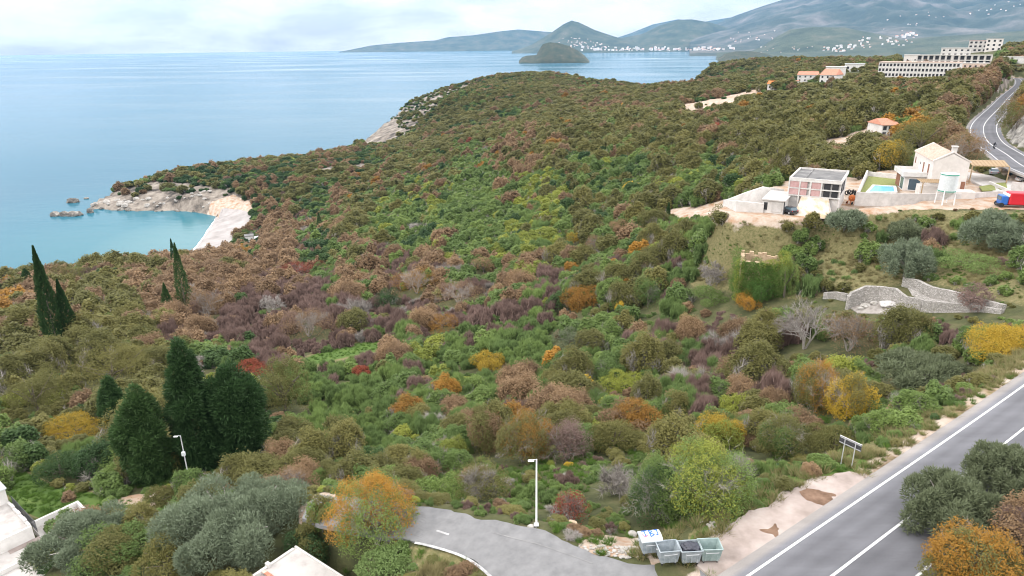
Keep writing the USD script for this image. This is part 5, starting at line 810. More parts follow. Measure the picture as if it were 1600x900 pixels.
for b0 in (-.05, _vd - .35):
    for s in (0, 1): vF.solid(MB(), [(a, b, z + d) for a, z in (((-.2) if s == 0 else _vw + .2, 6.95), (_vw / 2, 8.9)) for b in (b0, b0 + .4) for d in (0, .3)]).build('verge', 'render_cream', rf)
ch = vF.part('chimney', 'render_white', t, _vw / 2 - .1, _vw / 2 + .8, .9, 1.7, 8.2, 10.0); vF.part('chimney_cap', 'render_white', ch, _vw / 2 - .25, _vw / 2 + .95, .75, 1.85, 10.0, 10.2)
for c, z0, w, h, m_ in ((_vd * .90, 4.5, .8, 1.5, 'wood_brown'), (_vd * .62, 4.9, .5, .6, 'dark_opening'), (_vd * .45, 3.6, 1.0, 2.2, 'wood_brown'), (_vd * .2, 3.6, 1.1, 2.4, 'wood_brown')): window(vF, t, '-v', c, z0, w, h, m_)
vF.part('door', 'wood_brown', t, _vw - .9, _vw - .1, -.05, .05, .9, 2.9)
lw = vF.part('lower_wing', 'render_cream', t, -4.2, 0, _vd * .22, _vd * .7, -.3, 3.1); vF.part('balcony_slab', 'render_white', t, -4.8, .2, _vd * .18, _vd * .74, 3.1, 3.4)
for a in ((-4.8, -4.65, _vd * .18, _vd * .74), (-4.65, .2, _vd * .18, _vd * .18 + .15), (-4.65, .2, _vd * .74 - .15, _vd * .74)): vF.part('balcony_parapet', 'render_white', t, *a, 3.4, 4.1)
vF.part('shutter', 'wood_brown', t, -4.28, -4.2, _vd * .47, _vd * .68, .1, 2.7); window(vF, t, '-v', _vd * .34, .1, 2.4, 2.5, off=-4.2); window(vF, t, '-u', -2.2, .1, 2.2, 2.4, off=_vd * .22)
vF.part('front_annex', 'render_cream', t, -2.6, 2.0, -3.0, 0, -1.5, 2.2); vF.part('side_wing', 'render_cream', t, 2.0, _vw + 1.2, -3.2, -.05, -1.0, 1.3); 
pg = MB(); [vF.box(pg, -2.8 + k * .42, -2.62 + k * .42, -4.4, -.1, 3.15, 3.3) for k in range(12)]; pg.build('patio_pergola', 'wood_tan', t)
for a, b in ((-2.5, -4.2), (1.9, -4.2)): vF.part('pergola_post', 'wood_tan', t, a - .1, a + .1, b - .1, b + .1, -.5, 3.15)
# carport pergola
_c = [at_height(x, y, 102.6)[:2] for x, y in ((1512, 250), (1520, 258.5), (1578, 260.5), (1569, 250.5))]; t = thing('carport', (0, 0, 0), 0, 'tan timber carport on posts to the right of the villa', 'carport'); _p = Polygon(_c); MB().prism(_p, 102.45, 102.62).build('roof', 'wood_tan', t)
for q in _c: MB().tube([(q[0], q[1], 98.3), (q[0], q[1], 102.45)], .13, 6).build('post', 'wood_tan', t)
for k in np.linspace(.08, .92, 9): A, B = np.array(_c[0]) * (1 - k) + np.array(_c[3]) * k, np.array(_c[1]) * (1 - k) + np.array(_c[2]) * k; MB().tube([(*A, 102.68), (*B, 102.68)], .07, 4).build('rafter', 'wood_tan', t)
struct('villa_yard', drape(Polygon([at_height(x, y, 98.75)[:2] for x, y in ((1505, 268), (1600, 282), (1640, 292), (1640, 300), (1555, 300), (1520, 284))]), lambda q: 98.8 + 0 * q[:, 0], .5, 4.), 'stone_paving', label='pale paved yard of the villa')
for pts, lb in (([(1530, 291), (1553, 288), (1556, 297), (1535, 298)], 'small lawn left of the low yard wall'), ([(1552, 286), (1572, 285), (1574, 296), (1562, 296)], 'small lawn right of the low yard wall')): struct('lawn', drape(Polygon([at_height(x, y, 98.85)[:2] for x, y in pts]), lambda q: 98.86 + 0 * q[:, 0], .2, 3.), 'lawn', label=lb)
def wall_px(name, pts, mat, th, label, cat='wall', cap=None, zb=None):
    """a wall on the land: (column, top row, foot row) of each corner"""
    B = hits([(x, yb) for x, yt, yb in pts]); 
    if zb is not None: B = np.array([at_height(x, yb, zb) for x, yt, yb in pts])
    o = MB(); tops = []
    for b, (x, yt, yb) in zip(B, pts): q = proj(b); de = math.atan2(130 - b[2], math.hypot(*b[:2])); tops.append((yb - yt) * q[2] / FOC / math.cos(de))
    seg = []
    for i in range(len(B) - 1):
        n = max(1, int(np.linalg.norm((B[i + 1] - B[i])[:2]) / 1.2))
        for k in range(n): f = k / n; seg.append((B[i] * (1 - f) + B[i + 1] * f, tops[i] * (1 - f) + tops[i + 1] * f))
    seg.append((B[-1], tops[-1])); L = np.array([s[0] for s in seg]); Hh = np.array([s[1] for s in seg]); tt = unit(np.gradient(L[:, :2], axis=0)); nn = np.stack([tt[:, 1], -tt[:, 0]], 1) * th / 2
    if mat == 'stone_wall': Hh = Hh + (meshkit.noise(np.c_[np.arange(len(Hh)) * .8, Hh * 0, Hh * 0], 3) - .5) * .25
    v = np.concatenate([np.c_[L[:, :2] - nn, L[:, 2] - 1.2], np.c_[L[:, :2] - nn, L[:, 2] + Hh], np.c_[L[:, :2] + nn, L[:, 2] + Hh], np.c_[L[:, :2] + nn, L[:, 2] - 1.2]]); k = len(L)
    f = [[a * k + i, a * k + i + 1, b * k + i + 1, b * k + i] for a, b in ((0, 1), (1, 2), (2, 3)) for i in range(k - 1)] + [[0, k, 2 * k, 3 * k], [k - 1, 4 * k - 1, 3 * k - 1, 2 * k - 1]]
    o.add(v, np.array(f)); return o.build(name, mat, label=label, cat=cat)
wall_px('terrace_wall', [(1336, 300, 312), (1392, 302, 314), (1450, 303, 313), (1500, 302, 310), (1556, 299, 307), (1640, 300, 308)], 'concrete', .3, 'long low concrete wall along the track below the villa', zb=98.4)
wall_px('garden_wall', [(1339, 300, 310), (1354, 266, 275)], 'render_white', .35, 'white garden wall on the left side of the pool', zb=98.4); wall_px('garden_wall', [(1354, 268, 275), (1402, 273, 279)], 'render_white', .3, 'white garden wall behind the pool lawn', zb=98.4); wall_px('yard_wall', [(1545, 283, 288), (1578, 297, 302)], 'render_white', .3, 'low white wall between the two small lawns', zb=98.7); wall_px('yard_wall', [(1578, 284, 300), (1640, 290, 308)], 'concrete', .3, 'concrete wall below the parked black car', zb=98.7)
struct('lawn', drape(Polygon([at_height(x, y, 98.6)[:2] for x, y in ((1343, 302), (1357, 275), (1402, 280), (1400, 302))]), lambda q: 98.6 + 0 * q[:, 0], .3, 3.), 'lawn', label='patchy lawn round the pool')
_pp = Polygon([at_height(x, y, 98.7)[:2] for x, y in ((1352, 302), (1363, 290), (1400, 292), (1402, 302))]); t = thing('swimming_pool', (0, 0, 0), 0, 'small blue swimming pool in front of the villa', 'swimming pool'); MB().prism(_pp.difference(_pp.buffer(-.55)), 98.4, 98.95).build('rim', 'render_white', t); MB().prism(_pp.buffer(-.5), 98.4, 98.82).build('water', 'pool_water', t)
# ---- cement silo
_b = at_height(1475, 319, 98.3); t = thing('cement_silo', (_b[0], _b[1], 98.3), .3, 'white cement silo with green bands on four legs', 'silo'); _s = FOC / proj(_b)[2]; r = 12.6 / _s
MB().tube([(0, 0, 2.7), (0, 0, 6.3)], r, 20).build('tank', 'white_plastic', t, smooth_=40); MB().tube([(0, 0, 6.3), (0, 0, 6.5)], [r, r * .35], 20).build('top', 'white_plastic', t); MB().tube([(0, 0, 2.7), (0, 0, 1.1)], [r, .25], 16).build('hopper', 'white_plastic', t)
noisy('band_green', around((.05, .28, .20)), scale=2)
for z in (2.75, 6.05): MB().tube([(0, 0, z), (0, 0, z + .18)], r + .02, 20).build('band', 'band_green', t)
for k in range(4): a = k * math.pi / 2 + .5; MB().tube([(math.cos(a) * r * 1.05, math.sin(a) * r * 1.05, -.3), (math.cos(a) * r * .98, math.sin(a) * r * .98, 3.0)], .11, 6).build('leg', 'white_metal', t)
MB().tube([(r + .05, 0, 2.9), (r + .05, 0, 6.6)], .06, 6).build('filler_pipe', 'galv', t); MB().box((r + .2, .3, 3.6), (.35, .5, .5)).build('vibrator_box', 'dark_metal', t)
# ---- vehicles
def car(label, loc, rz, mat, L=4.3, W_=1.8, H_=1.45, group=None, name='parked_car'):
    t = thing(name, loc, rz, label, 'car', group); hl, hw = L / 2, W_ / 2
    prof = [(-hl, .35), (-hl, .85), (-hl * .93, .98), (-hl * .5, 1.0), (hl * .35, .98), (hl * .9, .78), (hl, .6), (hl, .32)]; o = MB(); k = len(prof); v = np.array([[x, s * hw * (1 if z < .9 else .94), z] for s in (-1, 1) for x, z in prof]); o.tm(trimesh.convex.convex_hull(v)); o.build('body', mat, t, smooth_=30)
    c = np.array([[x, s * hw * w, z] for s in (-1, 1) for x, z, w in ((-hl * .9, .97, .92), (-hl * .68, H_ - .04, .76), (hl * .12, H_, .76), (hl * .42, .96, .92))]); o = MB(); o.tm(trimesh.convex.convex_hull(c)); cb = o.build('windows', 'glass_pane', t)
    MB().tm(trimesh.convex.convex_hull(np.array([[x, s * hw * .74, z] for s in (-1, 1) for x in (-hl * .64, hl * .1) for z in (H_ - .02, H_ + .035)]))).build('roof', mat, t)
    for x in (-hl * .62, hl * .62):
        for s in (-1, 1): w = MB().tube([(x, s * (hw - .2), .32), (x, s * (hw + .01), .32)], .32, 14).build('wheel', 'rubber', t); MB().tube([(x, s * (hw + .012), .32), (x, s * (hw + .025), .32)], .2, 10).build('rim', 'galv', w)
    for s in (-1, 1): MB().box((hl * .97, s * hw * .72, .66), (.12, .32, .14), bev=.02).build('headlight', 'white_plastic', t); MB().box((-hl * .985, s * hw * .75, .8), (.08, .26, .16), bev=.02).build('tail_light', 'truck_red', t)
_c = at_height(1590, 279, 98.85); _ya = math.atan2(vF.v[1], vF.v[0]); car('black car parked at the right edge beside the carport', (_c[0], _c[1], 98.82), _ya + .12, 'car_black', 4.6); _c = at_height(1604, 284, 98.85); car('white car parked behind the black one at the right edge', (_c[0], _c[1], 98.82), _ya + .1, 'car_white'); _c = at_height(1552, 272, 98.85); car('dark grey car parked under the carport', (_c[0], _c[1], 98.82), _ya + 1.35, 'car_grey')
_c = at_height(1232, 332, 96.1); car('small black car parked below the building site', (_c[0], _c[1], 96.0), 1.9, 'car_black', 3.8)
def on_road(px, py, lane_off, label, mat, back=False, group=None):
    p = at_height(px, py, 101); i = int(np.argmin(np.linalg.norm(ROAD_L - p[:2], axis=1))); d = _tan[i] * (-1 if back else 1); q = ROAD_L[i] + _nor[i] * lane_off; car(label, (q[0], q[1], float(road_z(q)) + .01), math.atan2(d[1], d[0]), mat, group=group, name='car')
on_road(1572, 142, 1.6, 'white car farthest away on the far stretch of road', 'car_white', True); on_road(1569, 157, 2.0, 'white car in the middle of the three on the far road', 'car_white', True); on_road(1562, 164, 3.2, 'silver car closest to the roadside tree on the far road', 'car_grey', True)
# motorcycle and its rider in the bend
_p = at_height(1547, 233, 101); _i = int(np.argmin(np.linalg.norm(ROAD_L - _p[:2], axis=1))); _q = ROAD_L[_i] - _nor[_i] * 1.0; _a = math.atan2(-_tan[_i][1], -_tan[_i][0])
t = thing('motorcycle', (_q[0], _q[1], 101.01), _a, 'dark motorcycle riding round the bend of the far road', 'motorcycle')
for x in (-.68, .68): MB().tm(trimesh.creation.torus(.25, .07, 16, 8), trimesh.transformations.translation_matrix((x, 0, .32)) @ trimesh.transformations.rotation_matrix(math.pi / 2, (1, 0, 0))).build('wheel', 'rubber', t)
MB().tm(trimesh.convex.convex_hull(np.array([(-.75, 0, .8), (-.2, .16, .78), (-.2, -.16, .78), (.35, .17, .95), (.35, -.17, .95), (.1, .12, .3), (.1, -.12, .3), (.6, 0, .8), (-.35, 0, .4)]))).build('frame', 'car_black', t); MB().tube([(.68, 0, .32), (.45, 0, 1.02)], .05, 6).build('fork', 'galv', t); MB().tube([(.38, -.36, 1.06), (.45, 0, 1.02), (.38, .36, 1.06)], .025, 6).build('handlebar', 'dark_metal', t); MB().box((-.35, 0, .84), (.7, .28, .1), bev=.03).build('seat', 'rubber', t)
def figure(joints, bones):
    import manifold3d as m3
    S = {k: (np.array(p), r) for k, (p, r) in joints.items()}; parts = []
    for a, b in bones:
        pts = np.vstack([np.array(trimesh.creation.icosphere(subdivisions=2, radius=S[k][1]).vertices) + S[k][0] for k in (a, b)]); parts.append(m3.Manifold.hull_points(pts))
    m = m3.Manifold.batch_boolean(parts, m3.OpType.Add).to_mesh(); tm = trimesh.Trimesh(np.array(m.vert_properties)[:, :3], np.array(m.tri_verts)); trimesh.smoothing.filter_taubin(tm, iterations=6); return tm
J = dict(hip=((-.32, 0, .98), .17), chest=((-.12, 0, 1.36), .19), neck=((-.04, 0, 1.54), .07), head=((.02, 0, 1.72), .15), chin=((.06, 0, 1.66), .12))
for s, n in ((1, 'l'), (-1, 'r')): J.update({n + 'sh': ((-.1, s * .2, 1.46), .085), n + 'el': ((.14, s * .34, 1.22), .06), n + 'wr': ((.36, s * .34, 1.10), .045), n + 'ha': ((.43, s * .33, 1.08), .05), n + 'hi': ((-.3, s * .12, .95), .12), n + 'kn': ((.12, s * .2, .78), .085), n + 'an': ((-.1, s * .2, .36), .06), n + 'to': ((.08, s * .2, .30), .05)})
_bn = [('hip', 'chest'), ('chest', 'neck'), ('neck', 'head'), ('head', 'chin')] + [(s + a, s + b) for s in 'lr' for a, b in (('sh', 'el'), ('el', 'wr'), ('wr', 'ha'), ('hi', 'kn'), ('kn', 'an'), ('an', 'to'))] + [('chest', 'lsh'), ('chest', 'rsh'), ('hip', 'lhi'), ('hip', 'rhi')]
noisy('rider_cloth', around((.03, .032, .04)), scale=3); t = thing('person', (_q[0], _q[1], 101.01), _a, 'motorcycle rider in dark clothing holding the handlebar', 'person'); _fg = figure(J, _bn); mesh('body', _fg, 'rider_cloth', t, smooth_=True)
# ---- red tanker lorry
_b = at_height(1561, 322, 98.4); t = thing('tanker_lorry', (_b[0], _b[1], 98.35), _ya + .05, 'lorry with a blue cab and long red load at the right edge', 'lorry')
MB().box((.35, 0, 1.45), (1.25, 2.2, 1.8), bev=.12).build('cab', 'truck_blue', t); MB().box((-.29, 0, 1.8), (.05, 2.0, .8)).build('windscreen', 'glass_pane', t); MB().box((.9, 0, 2.4), (.5, 2.2, .6), bev=.08).build('cab_spoiler', 'car_white', t); MB().box((4.9, 0, 1.8), (7.6, 2.45, 2.4), bev=.16).build('load', 'truck_red', t); MB().box((3.6, 0, .5), (8.6, 1.0, .25)).build('chassis', 'dark_metal', t)
for x in (-.1, 5.6, 6.8, 8.0):
    for s in (-1, 1): MB().tube([(x, s * .85, .48), (x, s * 1.16, .48)], .48, 14).build('wheel', 'rubber', t)
# ---- house under construction
_q = [at_height(*p, 102.5)[:2] for p in ((1233.2, 278.5), (1315, 286.7), (1327.8, 269.5), (1249.8, 262.7))]; sF = Frame((*_q[0], 96.0), np.array(_q[3]) - np.array(_q[0])); _sw = float(np.dot(np.array(_q[1]) - _q[0], sF.v[:2])); _sd = float(np.linalg.norm(np.array(_q[3]) - _q[0]))
t = thing('unfinished_house', (0, 0, 0), 0, 'unfinished house with a dark flat roof and pink block walls', 'house')
sF.part('core', 'concrete', t, .25, _sw - .25, .3, _sd, -.3, 6.3); sF.part('roof', 'roof_felt', t, .3, _sw - .3, .3, _sd - .3, 6.3, 6.42); sF.part('roof_ridge', 'roof_felt', t, _sw * .28, _sw * .28 + .25, .3, _sd - .3, 6.42, 6.6)
for a in ((0, _sw, 0, .3), (0, _sw, _sd - .3, _sd), (0, .3, .3, _sd - .3), (_sw - .3, _sw, .3, _sd - .3)): sF.part('parapet', 'render_white', t, *a, 6.1, 6.75)
for z in (2.9, 4.45, 6.02): sF.part('slab_edge', 'render_white', t, 0, _sw, -.06, .3, z, z + .22)
for k, a in enumerate(np.linspace(0, _sw * .62, 4)): sF.part('column', 'render_white', t, a, a + .28, -.08, .28, -.3, 6.02)
for k in range(3):
    a0, a1 = _sw * .62 / 3 * k + .3, _sw * .62 / 3 * (k + 1) - .02
    for z0, z1 in ((3.15, 4.43), (4.7, 6.0)): sF.part('block_panel', 'pink_block', t, a0, a1 - (.5 if k == 1 else 0), .02, .24, z0, z1)
for z0, z1 in ((3.2, 4.4), (4.75, 5.9)):
    for a0, a1 in ((.68, .80), (.83, .95)): sF.part('opening', 'dark_opening', t, _sw * a0, _sw * a1, .1, .26, z0, z1)
for b in (.2, .5): sF.part('side_opening', 'dark_opening', t, _sw - .28, _sw - .2, _sd * b, _sd * (b + .22), 3.3, 5.6)
sF.solid(MB(), [(_sw * .28, .0, 2.9), (_sw * .8, .0, 2.9), (_sw * .25, -5.5, -.2), (_sw * .9, -5.5, -.2), (_sw * .25, 0, -.3), (_sw * .9, 0, -.3)]).build('earth_ramp', 'sheet_white', t)
aF = Frame((*at_height(1192, 311, 98.7)[:2], 96.0), np.array(_q[3]) - np.array(_q[0])); _aw = 4.3; t = thing('low_annex', (0, 0, 0), 0, 'low white annex with two openings left of the unfinished house', 'annex')
aF.part('wall', 'render_white', t, 0, _aw, 0, 9.5, -.3, 2.55); aF.part('roof_slab', 'concrete', t, -.2, _aw + .3, -.3, 9.8, 2.55, 2.8); aF.part('opening', 'dark_opening', t, .35, 1.05, -.06, .06, .5, 2.1); aF.part('shutter', 'concrete', t, 1.9, 3.9, -.08, .05, .2, 2.1); aF.part('end_pier', 'dark_metal', t, _aw + .02, _aw + .2, -.2, .1, -.3, 2.6)
wall_px('white_retaining_wall', [(1134, 312, 320), (1160, 302, 322), (1190, 292, 318), (1222, 296, 312)], 'render_white', .5, 'white retaining wall tapering left of the building site', zb=95.9); wall_px('white_retaining_wall', [(1131, 312, 322), (1150, 314, 332), (1192, 318, 334)], 'render_white', .5, 'front white retaining wall before the low annex', zb=95.6)
for k in range(5):
    _b = at_height(1323 + k * 3.2, 303 - (k % 2) * 1.5, 96.2); MB().tm(trimesh.creation.torus(.42, .15, 16, 8), trimesh.transformations.translation_matrix((_b[0], _b[1], 96.5)) @ trimesh.transformations.rotation_matrix(math.pi / 2, (1, .3 * k, 0))).build('tyre', 'rubber', label='old black tyre standing in a row by the building site', cat='tyre', group='tyres in a row by the site')
_b = at_height(1329, 318, 96.1); t = thing('concrete_mixer', (_b[0], _b[1], 96.0), .5, 'orange concrete mixer on the building site track', 'concrete mixer'); MB().tube([(-.5, 0, 1.1), (0, 0, 1.25), (.5, 0, 1.4), (.75, 0, 1.48)], [.35, .75, .7, .4], 12).build('drum', 'orange_paint', t)
for x, y in ((-.7, -.5), (-.7, .5), (.6, -.5), (.6, .5)): MB().tube([(x, y, 0), (x * .5, y * .6, 1.1)], .05, 6).build('leg', 'orange_paint', t)
for y in (-.6, .6): MB().tube([(-.4, y - .06, .3), (-.4, y + .06, .3)], .3, 12).build('wheel', 'rubber', t)
# ---- ivy ruin
_e = hit(1187, 468); iF = Frame(_e, (.30, .95)); iz = 0; t = thing('ivy_ruin', (0, 0, 0), 0, 'roofless stone ruin smothered in green ivy', 'ruin'); _pm = FOC / proj(_e)[2]; _w = 66 / _pm; _d, _h = _w * 1.0, 62 / _pm
def ragged(a0, a1, b0, b1, seed, h):
    r = np.random.default_rng(seed); n = 10; o = MB()
    for k in range(n): f0, f1 = k / n, (k + 1) / n; hh = h * (1 + r.uniform(-.09, .05)); (iF.box(o, a0 + (a1 - a0) * f0, a0 + (a1 - a0) * f1, b0, b1, -2, hh) if a1 - a0 > b1 - b0 else iF.box(o, a0, a1, b0 + (b1 - b0) * f0, b0 + (b1 - b0) * f1, -2, hh))
    return o
for q, sd in (((-_w / 2, _w / 2, 0, .6), 1), ((-_w / 2, _w / 2, _d - .6, _d), 2), ((-_w / 2, -_w / 2 + .6, .62, _d - .62), 3), ((_w / 2 - .6, _w / 2, .62, _d - .62), 4)): ragged(*q, sd, _h * (.93 if sd < 3 else 1)).build('wall', 'tan_stone', t)
def ivy(n, a0, a1, b0, b1, z0, z1, nrm, size, seed, puff=.35):
    r = np.random.default_rng(seed); P = np.array([iF.p(a, b, z) for a, b, z in np.stack([r.uniform(a0, a1, n), r.uniform(b0, b1, n), r.uniform(z0, z1, n)], 1)]); nn = iF.v * nrm[0] + iF.u * nrm[1]; bump_ = meshkit.fbm(P / 1.6, 3, 4); P = P + nn * (bump_[:, None] * puff * 2 - .1); return leaf_quads(P, nn * .8 + r.normal(size=(n, 3)) * .5 + [0, 0, .35], size, r)
_r = np.random.default_rng(19); _lc = [iF.p(a, b, z) for a, b, z in [(_r.uniform(-_w / 2 - .5, _w / 2 + .4), _r.uniform(-.8, .0), _r.uniform(.3, _h * .96)) for _ in range(34)] + [(_w / 2 + _r.uniform(-.2, .5), _r.uniform(0, _d), _r.uniform(.3, _h * 1.05)) for _ in range(20)] + [(-_w / 2 + _r.uniform(-.7, -.1), _r.uniform(0, _d), _r.uniform(.2, _h * .95)) for _ in range(16)]]; _lr = np.stack([_r.uniform(.7, 1.5, len(_lc))] * 3, 1)
o = MB(); o.add(*crown(_r, 1, 1, 16000, 0, .2, lob=(np.array(_lc) , _lr))); o.add(*ivy(6500, -_w / 2, _w / 2, 0, 0, -1, _h * .98, (0, -1), .26, 1)); o.add(*ivy(4200, _w / 2, _w / 2, 0, _d, -1, _h * 1.02, (1, 0), .26, 2)); o.add(*ivy(2200, _w / 2 - .6, _w / 2, 0, _d, _h, _h * 1.06, (0, 0), .26, 3)); o.build('ivy', 'ivy_leaf', t); _tc = [iF.p(_w / 2 + _r.uniform(-.6, .4), b, _h * _r.uniform(.9, 1.08)) for b in np.linspace(-.3, _d, 9)] + [iF.p(-_w / 2 - .15, _r.uniform(-.3, .2), z) for z in np.linspace(.2, _h * .9, 9)] + [iF.p(a, _r.uniform(-.3, .3), _h * _r.uniform(.88, 1.0)) for a in np.linspace(-.1, _w / 2, 6)]; mesh('flowering_ivy', crown(_r, 1, 1, 7000, 0, .2, lob=(np.array(_tc), np.stack([_r.uniform(.6, 1.1, len(_tc))] * 3, 1))), 'lime_leaf', t, label='yellowish ivy along the wall top')
r = np.random.default_rng(9); _v, _f = crown(r, _w * .36, _h * .95, 3600, 8, .26); mesh('shrub', (_v + iF.p(0, _d * .5, 0), _f), 'bush_green', label='green bush growing inside the ivy ruin', cat='bush')
# ---- stone walls of the ruined farm
wall_px('ruined_house_wall', [(1322, 462, 484), (1326, 456, 482), (1348, 446, 474), (1372, 447, 471), (1396, 451, 473), (1414, 464, 478), (1440, 467, 484)], 'stone_wall', .6, 'curved pale wall of the ruined farm house with a small window hole', 'wall')
wall_px('stone_wall', [(1286, 456, 466), (1305, 455, 466), (1322, 458, 470)], 'stone_wall', .5, 'low stone wall joining the ruined farm house from the left'); wall_px('stone_wall', [(1440, 468, 486), (1462, 470, 488), (1500, 474, 486), (1530, 478, 486), (1566, 484, 490)], 'stone_wall', .6, 'straight stone terrace wall right of the ruined farm house'); wall_px('stone_wall', [(1411, 432, 446), (1432, 437, 452), (1452, 448, 464), (1490, 456, 472), (1530, 466, 479), (1568, 477, 485)], 'stone_wall', .7, 'stone wall sloping down beneath the grey green olive')
_g = hits([(1412, 440), (1434, 446), (1460, 460), (1520, 474), (1566, 485), (1530, 488), (1470, 489), (1440, 484), (1442, 470), (1425, 462)]); _pg = Polygon(_g[:, :2]).buffer(0); _pg = _pg if _pg.geom_type == 'Polygon' else max(_pg.geoms, key=lambda q: q.area)
struct('stone_terrace', drape(_pg, lambda q: height(q) + .12, .2, 1.5), 'stone_wall', label='sloping stone paved bank between the farm walls')
_g = hits([(1326, 480), (1350, 470), (1396, 470), (1414, 478), (1404, 492), (1340, 490)]); struct('ruin_floor', drape(Polygon(_g[:, :2]).buffer(0), lambda q: height(q) + .15, .3, 1.5), 'ruin_ground', label='pale bare floor of the ruined farm house')
for k, (px, py, r_) in enumerate(((1352, 480, .9), (1366, 476, .7), (1345, 484, .6), (1388, 478, 1.3))):
    b = hit(px, py); v, f = lumpy(rng, (r_, r_ * .8, r_ * .45), .4); mesh('rubble_heap', (v + b + [0, 0, .3], f), 'limestone' if k < 3 else 'concrete', label=('heap of broken stone left on the ruin floor', 'brown beam heap in the middle of the ruin floor', 'small stone heap at the front of the ruin floor', 'rounded grey dome in the ruin beside the heaps')[k], cat='rubble heap')
_b = hit(1383, 471); _nn = unit(np.array([_b[0], _b[1], 0])); MB().box(_b + np.array([0, 0, 1.55]) - _nn * .32, (.62, .1, .62), rz=-math.atan2(_b[0], _b[1])).build('window_hole', 'dark_opening', label='small dark window hole in the curved ruin wall', cat='window opening')
# ---- white house at the lower left
_p1, _p2 = at_height(14, 785, 84.6), at_height(50, 824, 84.6); wF = Frame((_p2[0], _p2[1], 80.0), (_p1 - _p2)[:2]); _lu = float(np.linalg.norm((_p1 - _p2)[:2])); t = thing('white_house', (0, 0, 0), 0, 'flat roofed white house stepping down at the lower left edge', 'house')
wF.part('upper_wall', 'render_white', t, -16, 0, _lu, _lu + 9, -2, 6.3); wF.part('upper_roof', 'white_plastic', t, -16.1, .12, _lu - .12, _lu + 9.1, 6.3, 6.45); wF.part('wall', 'render_white', t, -16, 0, 0, _lu - .01, -2, 4.45); wF.part('roof_floor', 'stone_paving', t, -15.9, -.25, .25, _lu - .02, 4.45, 4.6); wF.part('front_kerb', 'render_white', t, -16, 0, 0, .24, 4.46, 4.75)
for k in range(7): b0 = .3 + k * (_lu - .5) / 7; wF.part('stepped_parapet', 'render_white', t, -.24, .02, b0, b0 + (_lu - .5) / 7 - .1, 4.46, 4.85 + (k % 2) * .16)
rl = MB(); [rl.tube([wF.p(.3, -.2, z), wF.p(.3, _lu, z)], .035, 6) for z in (4.3, 5.2)]; rl = rl.build('railing', 'dark_metal', t)
for k in range(24): b0 = -.2 + (_lu + .2) * k / 23; MB().tube([wF.p(.3, b0, 3.9), wF.p(.3, b0, 5.25)], .03, 4).build('baluster', 'dark_metal', rl)
window(wF, t, '-u', -3.4, 4.9, 1.6, 1.2, 'glass_pane', off=_lu); wF.part('rooflight', 'concrete', t, -3.2, -2.4, 1.6, 2.0, 4.6, 4.75)
t2 = thing('white_terrace', (0, 0, 0), 0, 'pale terrace with parapets in front of the white house', 'terrace'); wF.part('floor', 'stone_paving', t2, -14, 4.6, -8.5, -.01, 2.6, 3.3); wF.part('side_floor', 'stone_paving', t2, .42, 4.6, 0, 1.6, 2.6, 3.3); wF.part('drain_strip', 'brown_floor', t2, -2.4, .35, -.75, -.06, 3.3, 3.34)  # the strip is only a darker brown band along the house front
for a in ((.42, 4.6, 1.6, 1.85), (4.6, 4.85, -8.5, 1.85), (-14, 4.6, -8.75, -8.5)): wF.part('parapet', 'render_white', t2, *a, 2.6, 4.1)
wF.part('skylight', 'white_plastic', t2, -1.6, -.4, -5.4, -4.4, 3.3, 3.95); wF.part('low_wall', 'render_white', t2, -9, .2, -3.4, -3.2, 3.3, 3.75); wF.part('low_wall', 'render_white', t2, .0, .2, -8.4, -3.42, 3.3, 3.75)
# ---- roof terrace at the bottom edge
_A, _B, _C = at_height(462, 857, 92.3), at_height(535, 904, 92.3), at_height(398, 902, 92.3); rF = Frame((_A[0], _A[1], 92.3), -(_C - _A)[:2]); _ru = unit((_B - _A)[:2]); _l1, _l2 = float(np.linalg.norm((_B - _A)[:2])) * 1.9, float(np.linalg.norm((_C - _A)[:2])) * 2.0; rF = Frame((_A[0], _A[1], 92.3), np.array([-_ru[1], _ru[0]])); t = thing('roof_terrace_house', (0, 0, 0), 0, 'house top with a cracked pale roof terrace at the bottom edge', 'house')
rF.part('wall', 'render_white', t, 0, _l1, -_l2, 0, -4, -.15); rF.part('roof_slab', 'stone_paving', t, -.1, _l1 + .1, -_l2 * .38, .1, -.15, .02); rF.part('roof_floor', 'brown_floor', t, .18, _l1 + .1, -_l2, -_l2 * .38 - .35, -.15, -.06)
rF.part('edge', 'render_white', t, -.16, _l1, .0, .16, -.2, .12)
for k in range(3): b0 = -_l2 * (.02 + .33 * k); b1 = b0 - _l2 * .31; rF.part('edge', 'render_white', t, -.16, .06, b1, b0, -.2, .12); rF.part('edge_post', 'render_white', t, -.24, .16, b1 - .14, b1 + .14, -.2, .34)
for k in range(16): a0 = .1 + k * .31; rF.part('ridge_tile', 'terracotta' if k % 4 else 'pale_tile', t, a0, a0 + .28, -_l2 * .38 - .32, -_l2 * .38 - .02, .02 + (k % 3) * .008, .09 + (k % 3) * .008)
